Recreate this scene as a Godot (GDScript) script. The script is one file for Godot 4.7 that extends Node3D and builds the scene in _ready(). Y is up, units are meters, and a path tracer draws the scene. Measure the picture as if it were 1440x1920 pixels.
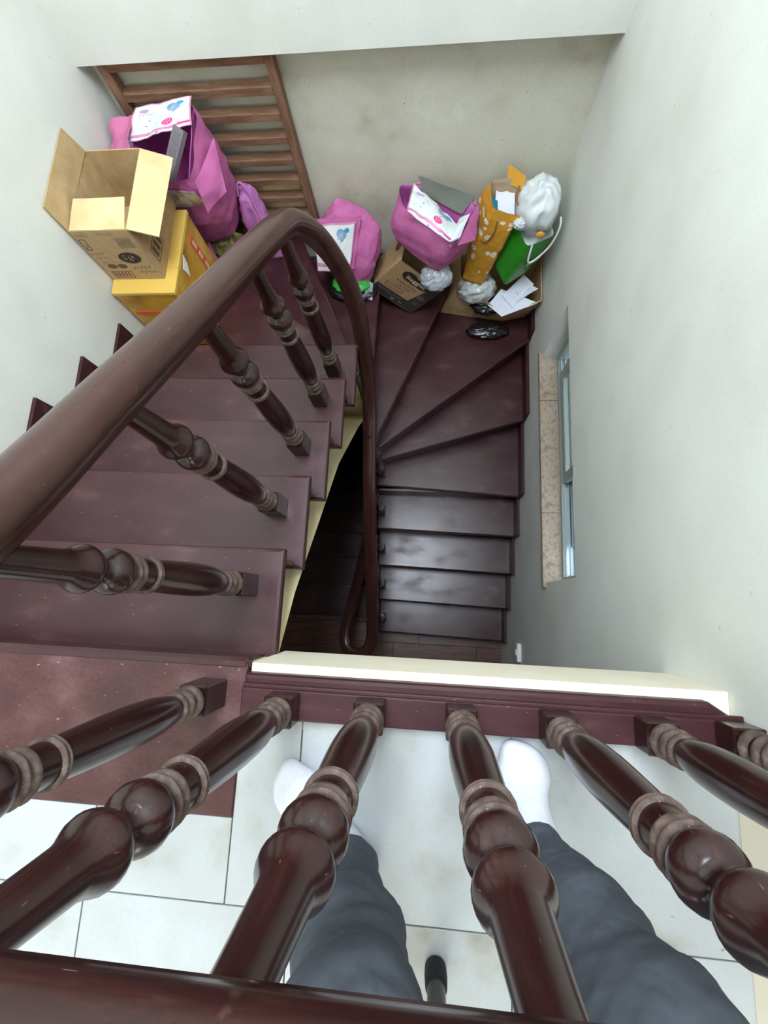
extends Node3D
# A stairwell seen from above: a landing with a balustrade, a flight down, winders, a second flight down.
# y = 0 is the landing floor, z runs towards the person on the landing, x to the right.

const R := 0.178          # riser
const G := 0.266          # going
const XW := 0.66          # right wall face
const XL := -1.45         # left wall face
const ZB := -2.14         # back wall face
const PER := 17.0 * R     # from one landing to the next

var M := {}
var used := {}
var rng := RandomNumberGenerator.new()
var wr := FastNoiseLite.new()

# ------------------------------------------------------------------ geometry
class Geo:
	var v := PackedVector3Array()
	var n := PackedVector3Array()
	var uv := PackedVector2Array()
	var ix := PackedInt32Array()

	func tri(a: Vector3, b: Vector3, c: Vector3, out: Vector3, ua := Vector2.ZERO, ub := Vector2.ZERO, uc := Vector2.ZERO) -> void:
		var f := (c - a).cross(b - a)
		if f.length() < 1e-12:
			return
		var k := v.size()
		if f.dot(out) < 0.0:
			v.append_array([a, c, b]); uv.append_array([ua, uc, ub]); f = -f
		else:
			v.append_array([a, b, c]); uv.append_array([ua, ub, uc])
		f = f.normalized()
		n.append_array([f, f, f])
		ix.append_array([k, k + 1, k + 2])

	func poly(p: Array, out: Vector3) -> void:
		for i in range(1, p.size() - 1):
			tri(p[0], p[i], p[i + 1], out)

	func grid(rows: Array, wrap := false, orient := 1, u0 := 0.0, u1 := 1.0, v0 := 0.0, v1 := 1.0) -> void:
		# orient 1: outward by volume; 0: keep; -1: inward by volume; 2: flipped
		var nr := rows.size()
		var nc: int = rows[0].size()
		var w := nc + (1 if wrap else 0)
		var pts := PackedVector3Array()
		for r in nr:
			for c in w:
				pts.append(rows[r][c % nc])
		var nn := PackedVector3Array(); nn.resize(pts.size())
		var mid := Vector3.ZERO
		for p in pts: mid += p
		mid /= pts.size()
		var vol := 0.0
		var t := PackedInt32Array()
		for r in nr - 1:
			for c in w - 1:
				var a := r * w + c
				var q := [a, a + 1, a + w + 1, a, a + w + 1, a + w]
				for k in [0, 3]:
					var A := pts[q[k]]; var B := pts[q[k + 1]]; var C := pts[q[k + 2]]
					var f := (C - A).cross(B - A)
					vol += f.dot(A - mid)
					for j in 3: nn[q[k + j]] += f
				t.append_array(q)
		var flip := false
		if orient == 1: flip = vol < 0.0
		elif orient == -1: flip = vol > 0.0
		elif orient == 2: flip = true
		if wrap:
			for r in nr:
				var s := nn[r * w] + nn[r * w + w - 1]
				nn[r * w] = s; nn[r * w + w - 1] = s
		for r in nr:          # poles
			if pts[r * w].distance_to(pts[r * w + w / 2]) < 1e-6:
				var s := Vector3.ZERO
				for c in w: s += nn[r * w + c]
				for c in w: nn[r * w + c] = s
		var base := v.size()
		v.append_array(pts)
		for i in pts.size():
			var m := nn[i].normalized()
			if m == Vector3.ZERO: m = Vector3.UP
			n.append(-m if flip else m)
			uv.append(Vector2(lerpf(u0, u1, float(i % w) / (w - 1)), lerpf(v0, v1, float(i / w) / (nr - 1))))
		for k in range(0, t.size(), 3):
			if flip: ix.append_array([base + t[k], base + t[k + 2], base + t[k + 1]])
			else: ix.append_array([base + t[k], base + t[k + 1], base + t[k + 2]])

	func mesh() -> ArrayMesh:
		var a := []
		a.resize(Mesh.ARRAY_MAX)
		a[Mesh.ARRAY_VERTEX] = v; a[Mesh.ARRAY_NORMAL] = n; a[Mesh.ARRAY_TEX_UV] = uv; a[Mesh.ARRAY_INDEX] = ix
		var m := ArrayMesh.new()
		m.add_surface_from_arrays(Mesh.PRIMITIVE_TRIANGLES, a)
		return m

func inset(p: PackedVector2Array, d: float) -> PackedVector2Array:
	var o := PackedVector2Array()
	var k := p.size()
	var area := 0.0
	for i in k: area += p[i].cross(p[(i + 1) % k])
	var s := signf(area)
	for i in k:
		var a := p[(i + k - 1) % k]; var b := p[i]; var c := p[(i + 1) % k]
		var e1 := (b - a).normalized(); var e2 := (c - b).normalized()
		var n1 := Vector2(-e1.y, e1.x) * s; var n2 := Vector2(-e2.y, e2.x) * s
		var m := (n1 + n2)
		m = m / maxf(m.length_squared() * 0.5, 0.15)
		o.append(b + m * d)
	return o

# convex plate: polygon in (x, z), from y0 up to y1, its upper edge rounded by b
func slab(g: Geo, p: PackedVector2Array, y0: float, y1: float, b := 0.006, low := 0.0) -> void:
	var levels := [[0.0 if low == 0.0 else low, y0]]
	if low > 0.0: levels.append([0.0, y0 + low])
	if b > 0.0: levels.append_array([[0.0, y1 - b], [b * 0.3, y1 - b * 0.3], [b, y1]])
	else: levels.append([0.0, y1])
	var k := p.size()
	var cen := Vector2.ZERO
	for q in p: cen += q / k
	var last := []
	for L in levels:
		var q := inset(p, L[0]) if L[0] > 0.0 else p
		var row := []
		for w in q: row.append(Vector3(w.x, L[1], w.y))
		if last.is_empty(): g.poly(row, Vector3.DOWN)
		else:
			for i in k:
				var j := (i + 1) % k
				var e := p[j] - p[i]
				var o2 := Vector2(e.y, -e.x)
				if o2.dot((p[i] + p[j]) * 0.5 - cen) < 0.0: o2 = -o2
				var o := Vector3(o2.x, 0.001, o2.y)
				g.tri(last[i], last[j], row[j], o); g.tri(last[i], row[j], row[i], o)
		last = row
	g.poly(last, Vector3.UP)

func rect(x0: float, x1: float, z0: float, z1: float) -> PackedVector2Array:
	return PackedVector2Array([Vector2(x0, z0), Vector2(x1, z0), Vector2(x1, z1), Vector2(x0, z1)])

func box(g: Geo, a: Vector3, b: Vector3, bev := 0.003) -> void:
	# chamfered box between two corners
	var lo := Vector3(minf(a.x, b.x), minf(a.y, b.y), minf(a.z, b.z)); var hi := Vector3(maxf(a.x, b.x), maxf(a.y, b.y), maxf(a.z, b.z))
	obox(g, Transform3D(Basis(), (lo + hi) * 0.5), hi - lo, bev)

func obox(g: Geo, t: Transform3D, size: Vector3, bev := 0.003) -> void:
	var h := size * 0.5
	bev = minf(bev, minf(h.x, minf(h.y, h.z)) * 0.6)
	var f := func(s: Vector3, ax: int) -> Vector3:
		var q := Vector3(h.x - bev, h.y - bev, h.z - bev)
		q[ax] = h[ax]
		return t * (q * s)
	for ax in 3:
		var a1 := (ax + 1) % 3; var a2 := (ax + 2) % 3
		for sg in [-1.0, 1.0]:
			var c := []
			for k in [[-1, -1], [1, -1], [1, 1], [-1, 1]]:
				var s := Vector3.ONE; s[ax] = sg; s[a1] = k[0]; s[a2] = k[1]
				c.append(f.call(s, ax))
			var o := Vector3.ZERO; o[ax] = sg
			o = t.basis * o
			g.tri(c[0], c[1], c[2], o, Vector2(0, 1), Vector2(1, 1), Vector2(1, 0)); g.tri(c[0], c[2], c[3], o, Vector2(0, 1), Vector2(1, 0), Vector2(0, 0))
	if bev <= 0.0: return
	for ax in 3:      # edges along ax
		var a1 := (ax + 1) % 3; var a2 := (ax + 2) % 3
		for s1 in [-1.0, 1.0]:
			for s2 in [-1.0, 1.0]:
				var p := Vector3.ONE; p[ax] = -1.0; p[a1] = s1; p[a2] = s2
				var q := p; q[ax] = 1.0
				var o := Vector3.ZERO; o[a1] = s1; o[a2] = s2
				g.poly([f.call(p, a1), f.call(q, a1), f.call(q, a2), f.call(p, a2)], t.basis * o)
	for sx in [-1.0, 1.0]:
		for sy in [-1.0, 1.0]:
			for sz in [-1.0, 1.0]:
				var s := Vector3(sx, sy, sz)
				g.tri(f.call(s, 0), f.call(s, 1), f.call(s, 2), t.basis * s)

# polygon in (z, y) drawn out along x
func extrude_x(g: Geo, p: PackedVector2Array, x0: float, x1: float) -> void:
	var t := Geometry2D.triangulate_polygon(p)
	for k in range(0, t.size(), 3):
		for s in [[x0, -1.0], [x1, 1.0]]:
			var q := []
			for j in 3: q.append(Vector3(s[0], p[t[k + j]].y, p[t[k + j]].x))
			g.tri(q[0], q[1], q[2], Vector3(s[1], 0, 0))
	var area := 0.0
	for i in p.size(): area += p[i].cross(p[(i + 1) % p.size()])
	for i in p.size():
		var a := p[i]; var b := p[(i + 1) % p.size()]
		var o := Vector2(b.y - a.y, a.x - b.x) * signf(area)
		g.poly([Vector3(x0, a.y, a.x), Vector3(x1, a.y, a.x), Vector3(x1, b.y, b.x), Vector3(x0, b.y, b.x)], Vector3(0, o.y, o.x))

func lathe(g: Geo, prof: Array, at := Vector3.ZERO, seg := 28) -> void:
	var rows := []
	for p in prof:
		var r := PackedVector3Array()
		for k in seg:
			var a := TAU * k / seg
			r.append(at + Vector3(cos(a) * p[0], p[1], sin(a) * p[0]))
		rows.append(r)
	g.grid(rows, true)

func smooth_path(p: Array, step := 6, closed := false) -> PackedVector3Array:
	var o := PackedVector3Array()
	var k := p.size()
	for i in (k if closed else k - 1):
		var a: Vector3 = p[(i - 1 + k) % k] if closed else p[maxi(i - 1, 0)]
		var b: Vector3 = p[i]
		var c: Vector3 = p[(i + 1) % k]
		var d: Vector3 = p[(i + 2) % k] if closed else p[mini(i + 2, k - 1)]
		for s in step: o.append(b.cubic_interpolate(c, a, d, float(s) / step))
	if not closed: o.append(p[k - 1])
	return o

func sweep(g: Geo, path: PackedVector3Array, sec: PackedVector2Array, up := Vector3.UP) -> void:
	var rows := []
	for i in path.size():
		var t := (path[mini(i + 1, path.size() - 1)] - path[maxi(i - 1, 0)]).normalized()
		var right := t.cross(up).normalized()
		var u := right.cross(t).normalized()
		var r := PackedVector3Array()
		for s in sec: r.append(path[i] + right * s.x + u * s.y)
		rows.append(r)
	g.grid(rows, true, 1, 0, 1, 0, path.size() * 0.1)
	for e in [0, path.size() - 1]:
		var cen := Vector3.ZERO
		for q in rows[e]: cen += q / sec.size()
		var out := path[e] - path[1 if e == 0 else e - 1]
		for j in sec.size(): g.tri(cen, rows[e][j], rows[e][(j + 1) % sec.size()], out)

func circle(r: float, k := 12) -> PackedVector2Array:
	var o := PackedVector2Array()
	for i in k: o.append(Vector2(cos(TAU * i / k), sin(TAU * i / k)) * r)
	return o

func tube(g: Geo, pts: Array, r: float, step := 6, up := Vector3(0.3, 0.2, 0.93)) -> void:
	sweep(g, smooth_path(pts, step), circle(r, 10), up)

# soft sheet with thickness between four corners (c00, c10, c11, c01); bump pushes it along its normal
func sheet(g: Geo, c: Array, nu: int, nv: int, th: float, amp := 0.0, freq := 6.0, bulge := 0.0, seed_at := 0.0) -> void:
	var nrm: Vector3 = (c[1] - c[0]).cross(c[3] - c[0]).normalized()
	var top := []; var bot := []
	for j in nv + 1:
		var rt := PackedVector3Array(); var rb := PackedVector3Array()
		var t := float(j) / nv
		for i in nu + 1:
			var s := float(i) / nu
			var p: Vector3 = c[0].lerp(c[1], s).lerp(c[3].lerp(c[2], s), t)
			p += nrm * (bulge * sin(PI * s) * sin(PI * t) + amp * wr.get_noise_3d(p.x * freq + seed_at, p.y * freq, p.z * freq))
			rt.append(p + nrm * th * 0.5); rb.append(p - nrm * th * 0.5)
		top.append(rt); bot.append(rb)
	var k0 := g.v.size()
	g.grid(top, false, 0, 0, 1, 1, 0)
	if g.n[k0].dot(nrm) < 0.0: refl(g, k0)
	k0 = g.v.size()
	g.grid(bot, false, 0, 0, 1, 1, 0)
	if g.n[k0].dot(nrm) > 0.0: refl(g, k0)
	for j in nv:
		g.poly([top[j][0], top[j + 1][0], bot[j + 1][0], bot[j][0]], c[0] - c[1])
		g.poly([top[j][nu], top[j + 1][nu], bot[j + 1][nu], bot[j][nu]], c[1] - c[0])
	for i in nu:
		g.poly([top[0][i], top[0][i + 1], bot[0][i + 1], bot[0][i]], c[0] - c[3])
		g.poly([top[nv][i], top[nv][i + 1], bot[nv][i + 1], bot[nv][i]], c[3] - c[0])

func refl(g: Geo, from: int) -> void:
	for i in range(from, g.n.size()): g.n[i] = -g.n[i]
	var k := g.ix.size() - 3
	while k >= 0 and g.ix[k] >= from:
		var t := g.ix[k + 1]; g.ix[k + 1] = g.ix[k + 2]; g.ix[k + 2] = t
		k -= 3

func ring(c: Array, e: float, nseg: int) -> PackedVector3Array:
	var o := PackedVector3Array()
	for k in nseg:
		var a := TAU * k / nseg
		var s := signf(cos(a)) * pow(absf(cos(a)), e); var t := signf(sin(a)) * pow(absf(sin(a)), e)
		o.append(c[0].lerp(c[1], s * 0.5 + 0.5).lerp(c[3].lerp(c[2], s * 0.5 + 0.5), t * 0.5 + 0.5))
	return o

# soft bag lofted through rings of four corners, bottom first: returns [outside, inside]
func bag(rings: Array, e := 0.45, amp := 0.008, freq := 14.0, deep := 0.5, nseg := 56, per := 8, close_top := false, seed_at := 0.0) -> Array:
	var rr := []
	for c in rings: rr.append(ring(c, e, nseg))
	var rows := []
	for i in rr.size() - 1:
		for s in per:
			var row := PackedVector3Array()
			for k in nseg:
				row.append(rr[i][k].cubic_interpolate(rr[i + 1][k], rr[maxi(i - 1, 0)][k], rr[mini(i + 2, rr.size() - 1)][k], float(s) / per))
			rows.append(row)
	rows.append(rr[rr.size() - 1])
	var mids := []
	for r in rows.size():
		var mid := Vector3.ZERO
		for p in rows[r]: mid += p / nseg
		mids.append(mid)
		for k in nseg:
			var p: Vector3 = rows[r][k]
			var d: float = wr.get_noise_3d(p.x * freq + seed_at, p.y * freq, p.z * freq) + 0.5 * wr.get_noise_3d(p.x * freq * 2.3 + seed_at, p.y * freq * 2.3, p.z * freq * 2.3)
			rows[r][k] = p + (p - mid).normalized() * d * amp
	var g := Geo.new()
	var all := []
	for q in [0.02, 0.5]:
		var row := PackedVector3Array()
		for k in nseg: row.append(mids[0].lerp(rows[0][k], q))
		all.append(row)
	all.append_array(rows)
	if close_top:
		for q in [0.6, 0.02]:
			var row := PackedVector3Array()
			for k in nseg: row.append(mids[-1].lerp(rows[-1][k], q) + (mids[-1] - mids[-2]) * (1.0 - q))
			all.append(row)
	g.grid(all, true)
	# texture runs evenly round the bag: u by arc length of the middle ring
	var ref: PackedVector3Array = rows[rows.size() / 2]
	var arc := PackedFloat32Array([0.0])
	for k in nseg: arc.append(arc[k] + ref[k].distance_to(ref[(k + 1) % nseg]))
	for k in g.uv.size(): g.uv[k].x = arc[k % (nseg + 1)] / arc[nseg]
	if close_top: return [g, null]
	var h := Geo.new()
	var inn := []
	var last := rows.size() - 1
	var stop := int(last * (1.0 - deep))
	for r in range(last, stop - 1, -1):
		var row := PackedVector3Array()
		for k in nseg: row.append(rows[r][k] + (mids[r] - rows[r][k]).normalized() * (0.005 if r < last else 0.0))
		inn.append(row)
	for q in [0.6, 0.02]:
		var row := PackedVector3Array()
		for k in nseg: row.append(mids[stop].lerp(rows[stop][k], q))
		inn.append(row)
	h.grid(inn, true, -1)
	return [g, h]

# crumpled lump
func lump(c: Vector3, rad: Vector3, amp: float, freq: float, seed_at: float, sharp := false, squash := 1.0) -> Geo:
	var g := Geo.new()
	var rows := []
	var nr := 22; var nc := 36
	for j in nr + 1:
		var th := PI * clampf(float(j) / nr, 0.003, 0.997)
		var row := PackedVector3Array()
		for i in nc:
			var a := TAU * i / nc
			var d := Vector3(sin(th) * cos(a), cos(th), sin(th) * sin(a))
			var w := wr.get_noise_3d(d.x * freq + seed_at, d.y * freq * squash, d.z * freq)
			if sharp: w = 0.5 - absf(w) * 1.7
			row.append(c + d * rad * (1.0 + amp * w))
		rows.append(row)
	g.grid(rows, true)
	return g

# surface nets round tapered capsules [a, b, ra, rb], joined with a smooth minimum
func flesh(g: Geo, caps: Array, cell: float, k: float, cut_y := -9.0, top_y := 99.0, fold := 0.0) -> void:
	var lo := Vector3.ONE * 1e9; var hi := -lo
	for c in caps:
		for e in [[c[0], c[2]], [c[1], c[3]]]:
			lo = lo.min(e[0] - Vector3.ONE * (e[1] + 0.03)); hi = hi.max(e[0] + Vector3.ONE * (e[1] + 0.03))
	lo.y = maxf(lo.y, cut_y - cell * 2); hi.y = minf(hi.y, top_y + cell * 2)
	var nx := int((hi.x - lo.x) / cell) + 2; var ny := int((hi.y - lo.y) / cell) + 2; var nz := int((hi.z - lo.z) / cell) + 2
	var f := PackedFloat32Array(); f.resize(nx * ny * nz)
	for y in ny:
		for z in nz:
			for x in nx:
				var p := lo + Vector3(x, y, z) * cell
				var d := 1e3
				for c in caps:
					var a: Vector3 = c[0]; var ba: Vector3 = c[1] - a
					var h := clampf((p - a).dot(ba) / maxf(ba.length_squared(), 1e-9), 0.0, 1.0)
					var q := (p - a - ba * h).length() - lerpf(c[2], c[3], h)
					if absf(d - q) < k:
						var m := maxf(k - absf(d - q), 0.0) / k
						d = minf(d, q) - m * m * k * 0.25
					else: d = minf(d, q)
				if fold > 0.0 and absf(d) < 0.05:
					d += fold * (wr.get_noise_3d(p.x * 5.0 + p.y * 2.0, p.y * 13.0 + p.x * 5.0, p.z * 5.0) + 0.22 * wr.get_noise_3d(p.x * 12.0 + 40.0, p.y * 22.0 - p.x * 12.0, p.z * 12.0))
				d = maxf(d, maxf(cut_y - p.y, p.y - top_y))
				f[(y * nz + z) * nx + x] = d
	var id := PackedInt32Array(); id.resize(f.size()); id.fill(-1)
	var base := g.v.size()
	var cn := 0
	for y in ny - 1:
		for z in nz - 1:
			for x in nx - 1:
				var s := Vector3.ZERO; var m := 0
				var v8 := []
				var neg := 0
				for o in 8:
					var q := f[((y + (o >> 2)) * nz + z + ((o >> 1) & 1)) * nx + x + (o & 1)]
					v8.append(q)
					if q < 0.0: neg += 1
				if neg == 0 or neg == 8: continue
				for e in [[0, 1], [2, 3], [4, 5], [6, 7], [0, 2], [1, 3], [4, 6], [5, 7], [0, 4], [1, 5], [2, 6], [3, 7]]:
					var A: float = v8[e[0]]; var B: float = v8[e[1]]
					if (A < 0.0) != (B < 0.0):
						var t := A / (A - B)
						var pa := Vector3(e[0] & 1, e[0] >> 2, (e[0] >> 1) & 1); var pb := Vector3(e[1] & 1, e[1] >> 2, (e[1] >> 1) & 1)
						s += pa.lerp(pb, t); m += 1
				id[(y * nz + z) * nx + x] = cn
				cn += 1
				g.v.append(lo + (Vector3(x, y, z) + s / m) * cell)
				var gx: float = v8[1] + v8[3] + v8[5] + v8[7] - v8[0] - v8[2] - v8[4] - v8[6]
				var gy: float = v8[4] + v8[5] + v8[6] + v8[7] - v8[0] - v8[1] - v8[2] - v8[3]
				var gz: float = v8[2] + v8[3] + v8[6] + v8[7] - v8[0] - v8[1] - v8[4] - v8[5]
				g.n.append(Vector3(gx, gy, gz).normalized())
				g.uv.append(Vector2.ZERO)
	for y in range(1, ny - 1):
		for z in range(1, nz - 1):
			for x in range(1, nx - 1):
				var a := (y * nz + z) * nx + x
				for ax in 3:
					var st: int = [1, nz * nx, nx][ax]
					if (f[a] < 0.0) == (f[a + st] < 0.0): continue
					var s1: int = [nz * nx, nx, 1][ax]; var s2: int = [nx, 1, nz * nx][ax]
					var q := [id[a], id[a - s1], id[a - s1 - s2], id[a - s2]]
					if q.min() < 0: continue
					for t in [[0, 1, 2], [0, 2, 3]]:
						var i0: int = base + q[t[0]]; var i1: int = base + q[t[1]]; var i2: int = base + q[t[2]]
						var fn := (g.v[i2] - g.v[i0]).cross(g.v[i1] - g.v[i0])
						if fn.dot(g.n[i0] + g.n[i1] + g.n[i2]) < 0.0: g.ix.append_array([i0, i2, i1])
						else: g.ix.append_array([i0, i1, i2])

# ------------------------------------------------------------------ nodes
func numbered(called: String) -> String:
	used[called] = used.get(called, -1) + 1
	return called if used[called] == 0 else "%s_%03d" % [called, used[called]]

func tag(o: Node, label: String, category: String, group := "") -> void:
	o.set_meta("label", label); o.set_meta("category", category)
	if group: o.set_meta("group", group)

func thing(called: String, label: String, category: String, at := Vector3.ZERO, group := "") -> Node3D:
	var o := Node3D.new()
	o.name = numbered(called)
	add_child(o)
	o.position = at
	tag(o, label, category, group)
	return o

func part(called: String, g: Variant, m: Material, parent: Node3D, at := Vector3.ZERO) -> MeshInstance3D:
	var o := MeshInstance3D.new()
	o.name = called
	o.mesh = g.mesh() if g is Geo else g
	o.material_override = m
	o.cast_shadow = GeometryInstance3D.SHADOW_CASTING_SETTING_ON
	parent.add_child(o, true)
	# geometry is given in the scene's metres: bring it into the thing's own frame
	o.position = at - parent.position if parent.get_parent() == self and at == Vector3.ZERO else at
	return o

func struct(called: String, g: Variant, m: Material) -> MeshInstance3D:
	var o := part(numbered(called), g, m, self)
	o.position = Vector3.ZERO
	o.set_meta("kind", "structure")
	return o

func struct_root(called: String) -> Node3D:
	var o := Node3D.new()
	o.name = numbered(called)
	add_child(o)
	o.set_meta("kind", "structure")
	return o

# ------------------------------------------------------------------ textures and materials
func c8(r: int, g: int, b: int) -> Color: return Color(r / 255.0, g / 255.0, b / 255.0)

func noise_img(size: int, freq: float, sd: int, oct := 4) -> Image:
	var f := FastNoiseLite.new()
	f.seed = sd; f.frequency = freq; f.fractal_octaves = oct
	return f.get_seamless_image(size, size)

func mottled(size: int, stops: Array, freq: float, sd: int, oct := 5, specks := 0, speck := Color.WHITE, fine := 0.0) -> ImageTexture:
	# colours blended by noise; stops = [[position, colour], ...]
	var a := noise_img(size, freq, sd, oct)
	var b := noise_img(size, 0.16, sd + 7, 2)
	var gr := Gradient.new()
	gr.offsets = PackedFloat32Array(stops.map(func(s): return s[0])); gr.colors = PackedColorArray(stops.map(func(s): return s[1]))
	var im := Image.create_empty(size, size, true, Image.FORMAT_RGB8)
	for y in size:
		for x in size:
			var c := gr.sample(a.get_pixel(x, y).r)
			if fine > 0.0:
				var k := 1.0 + fine * (b.get_pixel(x, y).r - 0.5)
				c = Color(c.r * k, c.g * k, c.b * k)
			im.set_pixel(x, y, c)
	var r := RandomNumberGenerator.new(); r.seed = sd
	for k in specks:
		var x := r.randi_range(2, size - 4); var y := r.randi_range(2, size - 4)
		var q := speck.lerp(im.get_pixel(x, y), r.randf_range(0.0, 0.7))
		for dx in r.randi_range(1, 3): im.set_pixel(x + dx, y, q)
		if r.randf() < 0.4: im.set_pixel(x, y + 1, q)
	im.generate_mipmaps()
	return ImageTexture.create_from_image(im)

func tri_mat(tex: Texture2D, rough: float, scale := Vector3.ONE, spec := 0.5, normal: Texture2D = null, nscale := 0.3) -> StandardMaterial3D:
	var m := StandardMaterial3D.new()
	m.albedo_texture = tex
	m.roughness = rough
	m.metallic_specular = spec
	m.uv1_triplanar = true
	m.uv1_world_triplanar = true
	m.uv1_scale = scale
	if normal:
		m.normal_enabled = true; m.normal_texture = normal; m.normal_scale = nscale
	return m

func plain(c: Color, rough: float, spec := 0.5) -> StandardMaterial3D:
	var m := StandardMaterial3D.new()
	m.albedo_color = c; m.roughness = rough; m.metallic_specular = spec
	return m

func picture(im: Image, rough := 0.6) -> StandardMaterial3D:
	im.generate_mipmaps()
	var m := StandardMaterial3D.new()
	m.albedo_texture = ImageTexture.create_from_image(im)
	m.roughness = rough
	return m

func relief(size: int, freq: float, sd: int, strength: float) -> ImageTexture:
	var a := noise_img(size, freq, sd, 4)
	a.convert(Image.FORMAT_RGBA8)
	a.bump_map_to_normal_map(strength)
	a.generate_mipmaps()
	return ImageTexture.create_from_image(a)

func disc(im: Image, cx: float, cy: float, rx: float, ry: float, col: Color, rot := 0.0, ring_w := 0.0) -> void:
	var b := int(ceil(maxf(rx, ry))) + 1
	for y in range(maxi(0, int(cy) - b), mini(im.get_height(), int(cy) + b + 1)):
		for x in range(maxi(0, int(cx) - b), mini(im.get_width(), int(cx) + b + 1)):
			var p := Vector2(x + 0.5 - cx, y + 0.5 - cy).rotated(-rot)
			var d := Vector2(p.x / rx, p.y / ry).length()
			if d <= 1.0 and (ring_w == 0.0 or d > 1.0 - ring_w): im.set_pixel(x, y, col)

func bar(im: Image, x0: float, y0: float, x1: float, y1: float, w: float, col: Color) -> void:
	var n := int(Vector2(x1 - x0, y1 - y0).length()) + 1
	for k in n + 1:
		var t := float(k) / n
		disc(im, lerpf(x0, x1, t), lerpf(y0, y1, t), w, w, col)

func strokes(im: Image, x: int, y: int, w: int, h: int, k: int, col: Color, sd: int) -> void:
	# a row of k block characters too small to read
	var r := RandomNumberGenerator.new(); r.seed = sd
	var cw := float(w) / k
	for i in k:
		for s in 4:
			var px := x + i * cw + r.randf() * cw * 0.5; var py := y + r.randf() * h
			if s % 2: im.fill_rect(Rect2i(int(px), int(py), maxi(1, int(cw * 0.5)), maxi(1, h / 7)), col)
			else: im.fill_rect(Rect2i(int(px), y + int(r.randf() * h * 0.4), maxi(1, int(cw * 0.14)), int(h * 0.6)), col)

func frame_rect(im: Image, r: Rect2i, w: int, col: Color) -> void:
	im.fill_rect(Rect2i(r.position, Vector2i(r.size.x, w)), col)
	im.fill_rect(Rect2i(r.position + Vector2i(0, r.size.y - w), Vector2i(r.size.x, w)), col)
	im.fill_rect(Rect2i(r.position, Vector2i(w, r.size.y)), col)
	im.fill_rect(Rect2i(r.position + Vector2i(r.size.x - w, 0), Vector2i(w, r.size.y)), col)

func blank(w: int, h: int, col: Color) -> Image:
	var im := Image.create_empty(w, h, true, Image.FORMAT_RGB8)
	im.fill(col)
	return im

func grain_img(w: int, h: int, col: Color, amount: float, sd: int, sx := 1.0, sy := 1.0) -> Image:
	var im := blank(w, h, col)
	var f := FastNoiseLite.new(); f.seed = sd; f.frequency = 0.02; f.fractal_octaves = 4
	for y in h:
		for x in w:
			var k := 1.0 + amount * f.get_noise_2d(x * sx, y * sy)
			im.set_pixel(x, y, Color(col.r * k, col.g * k, col.b * k))
	return im

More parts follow.
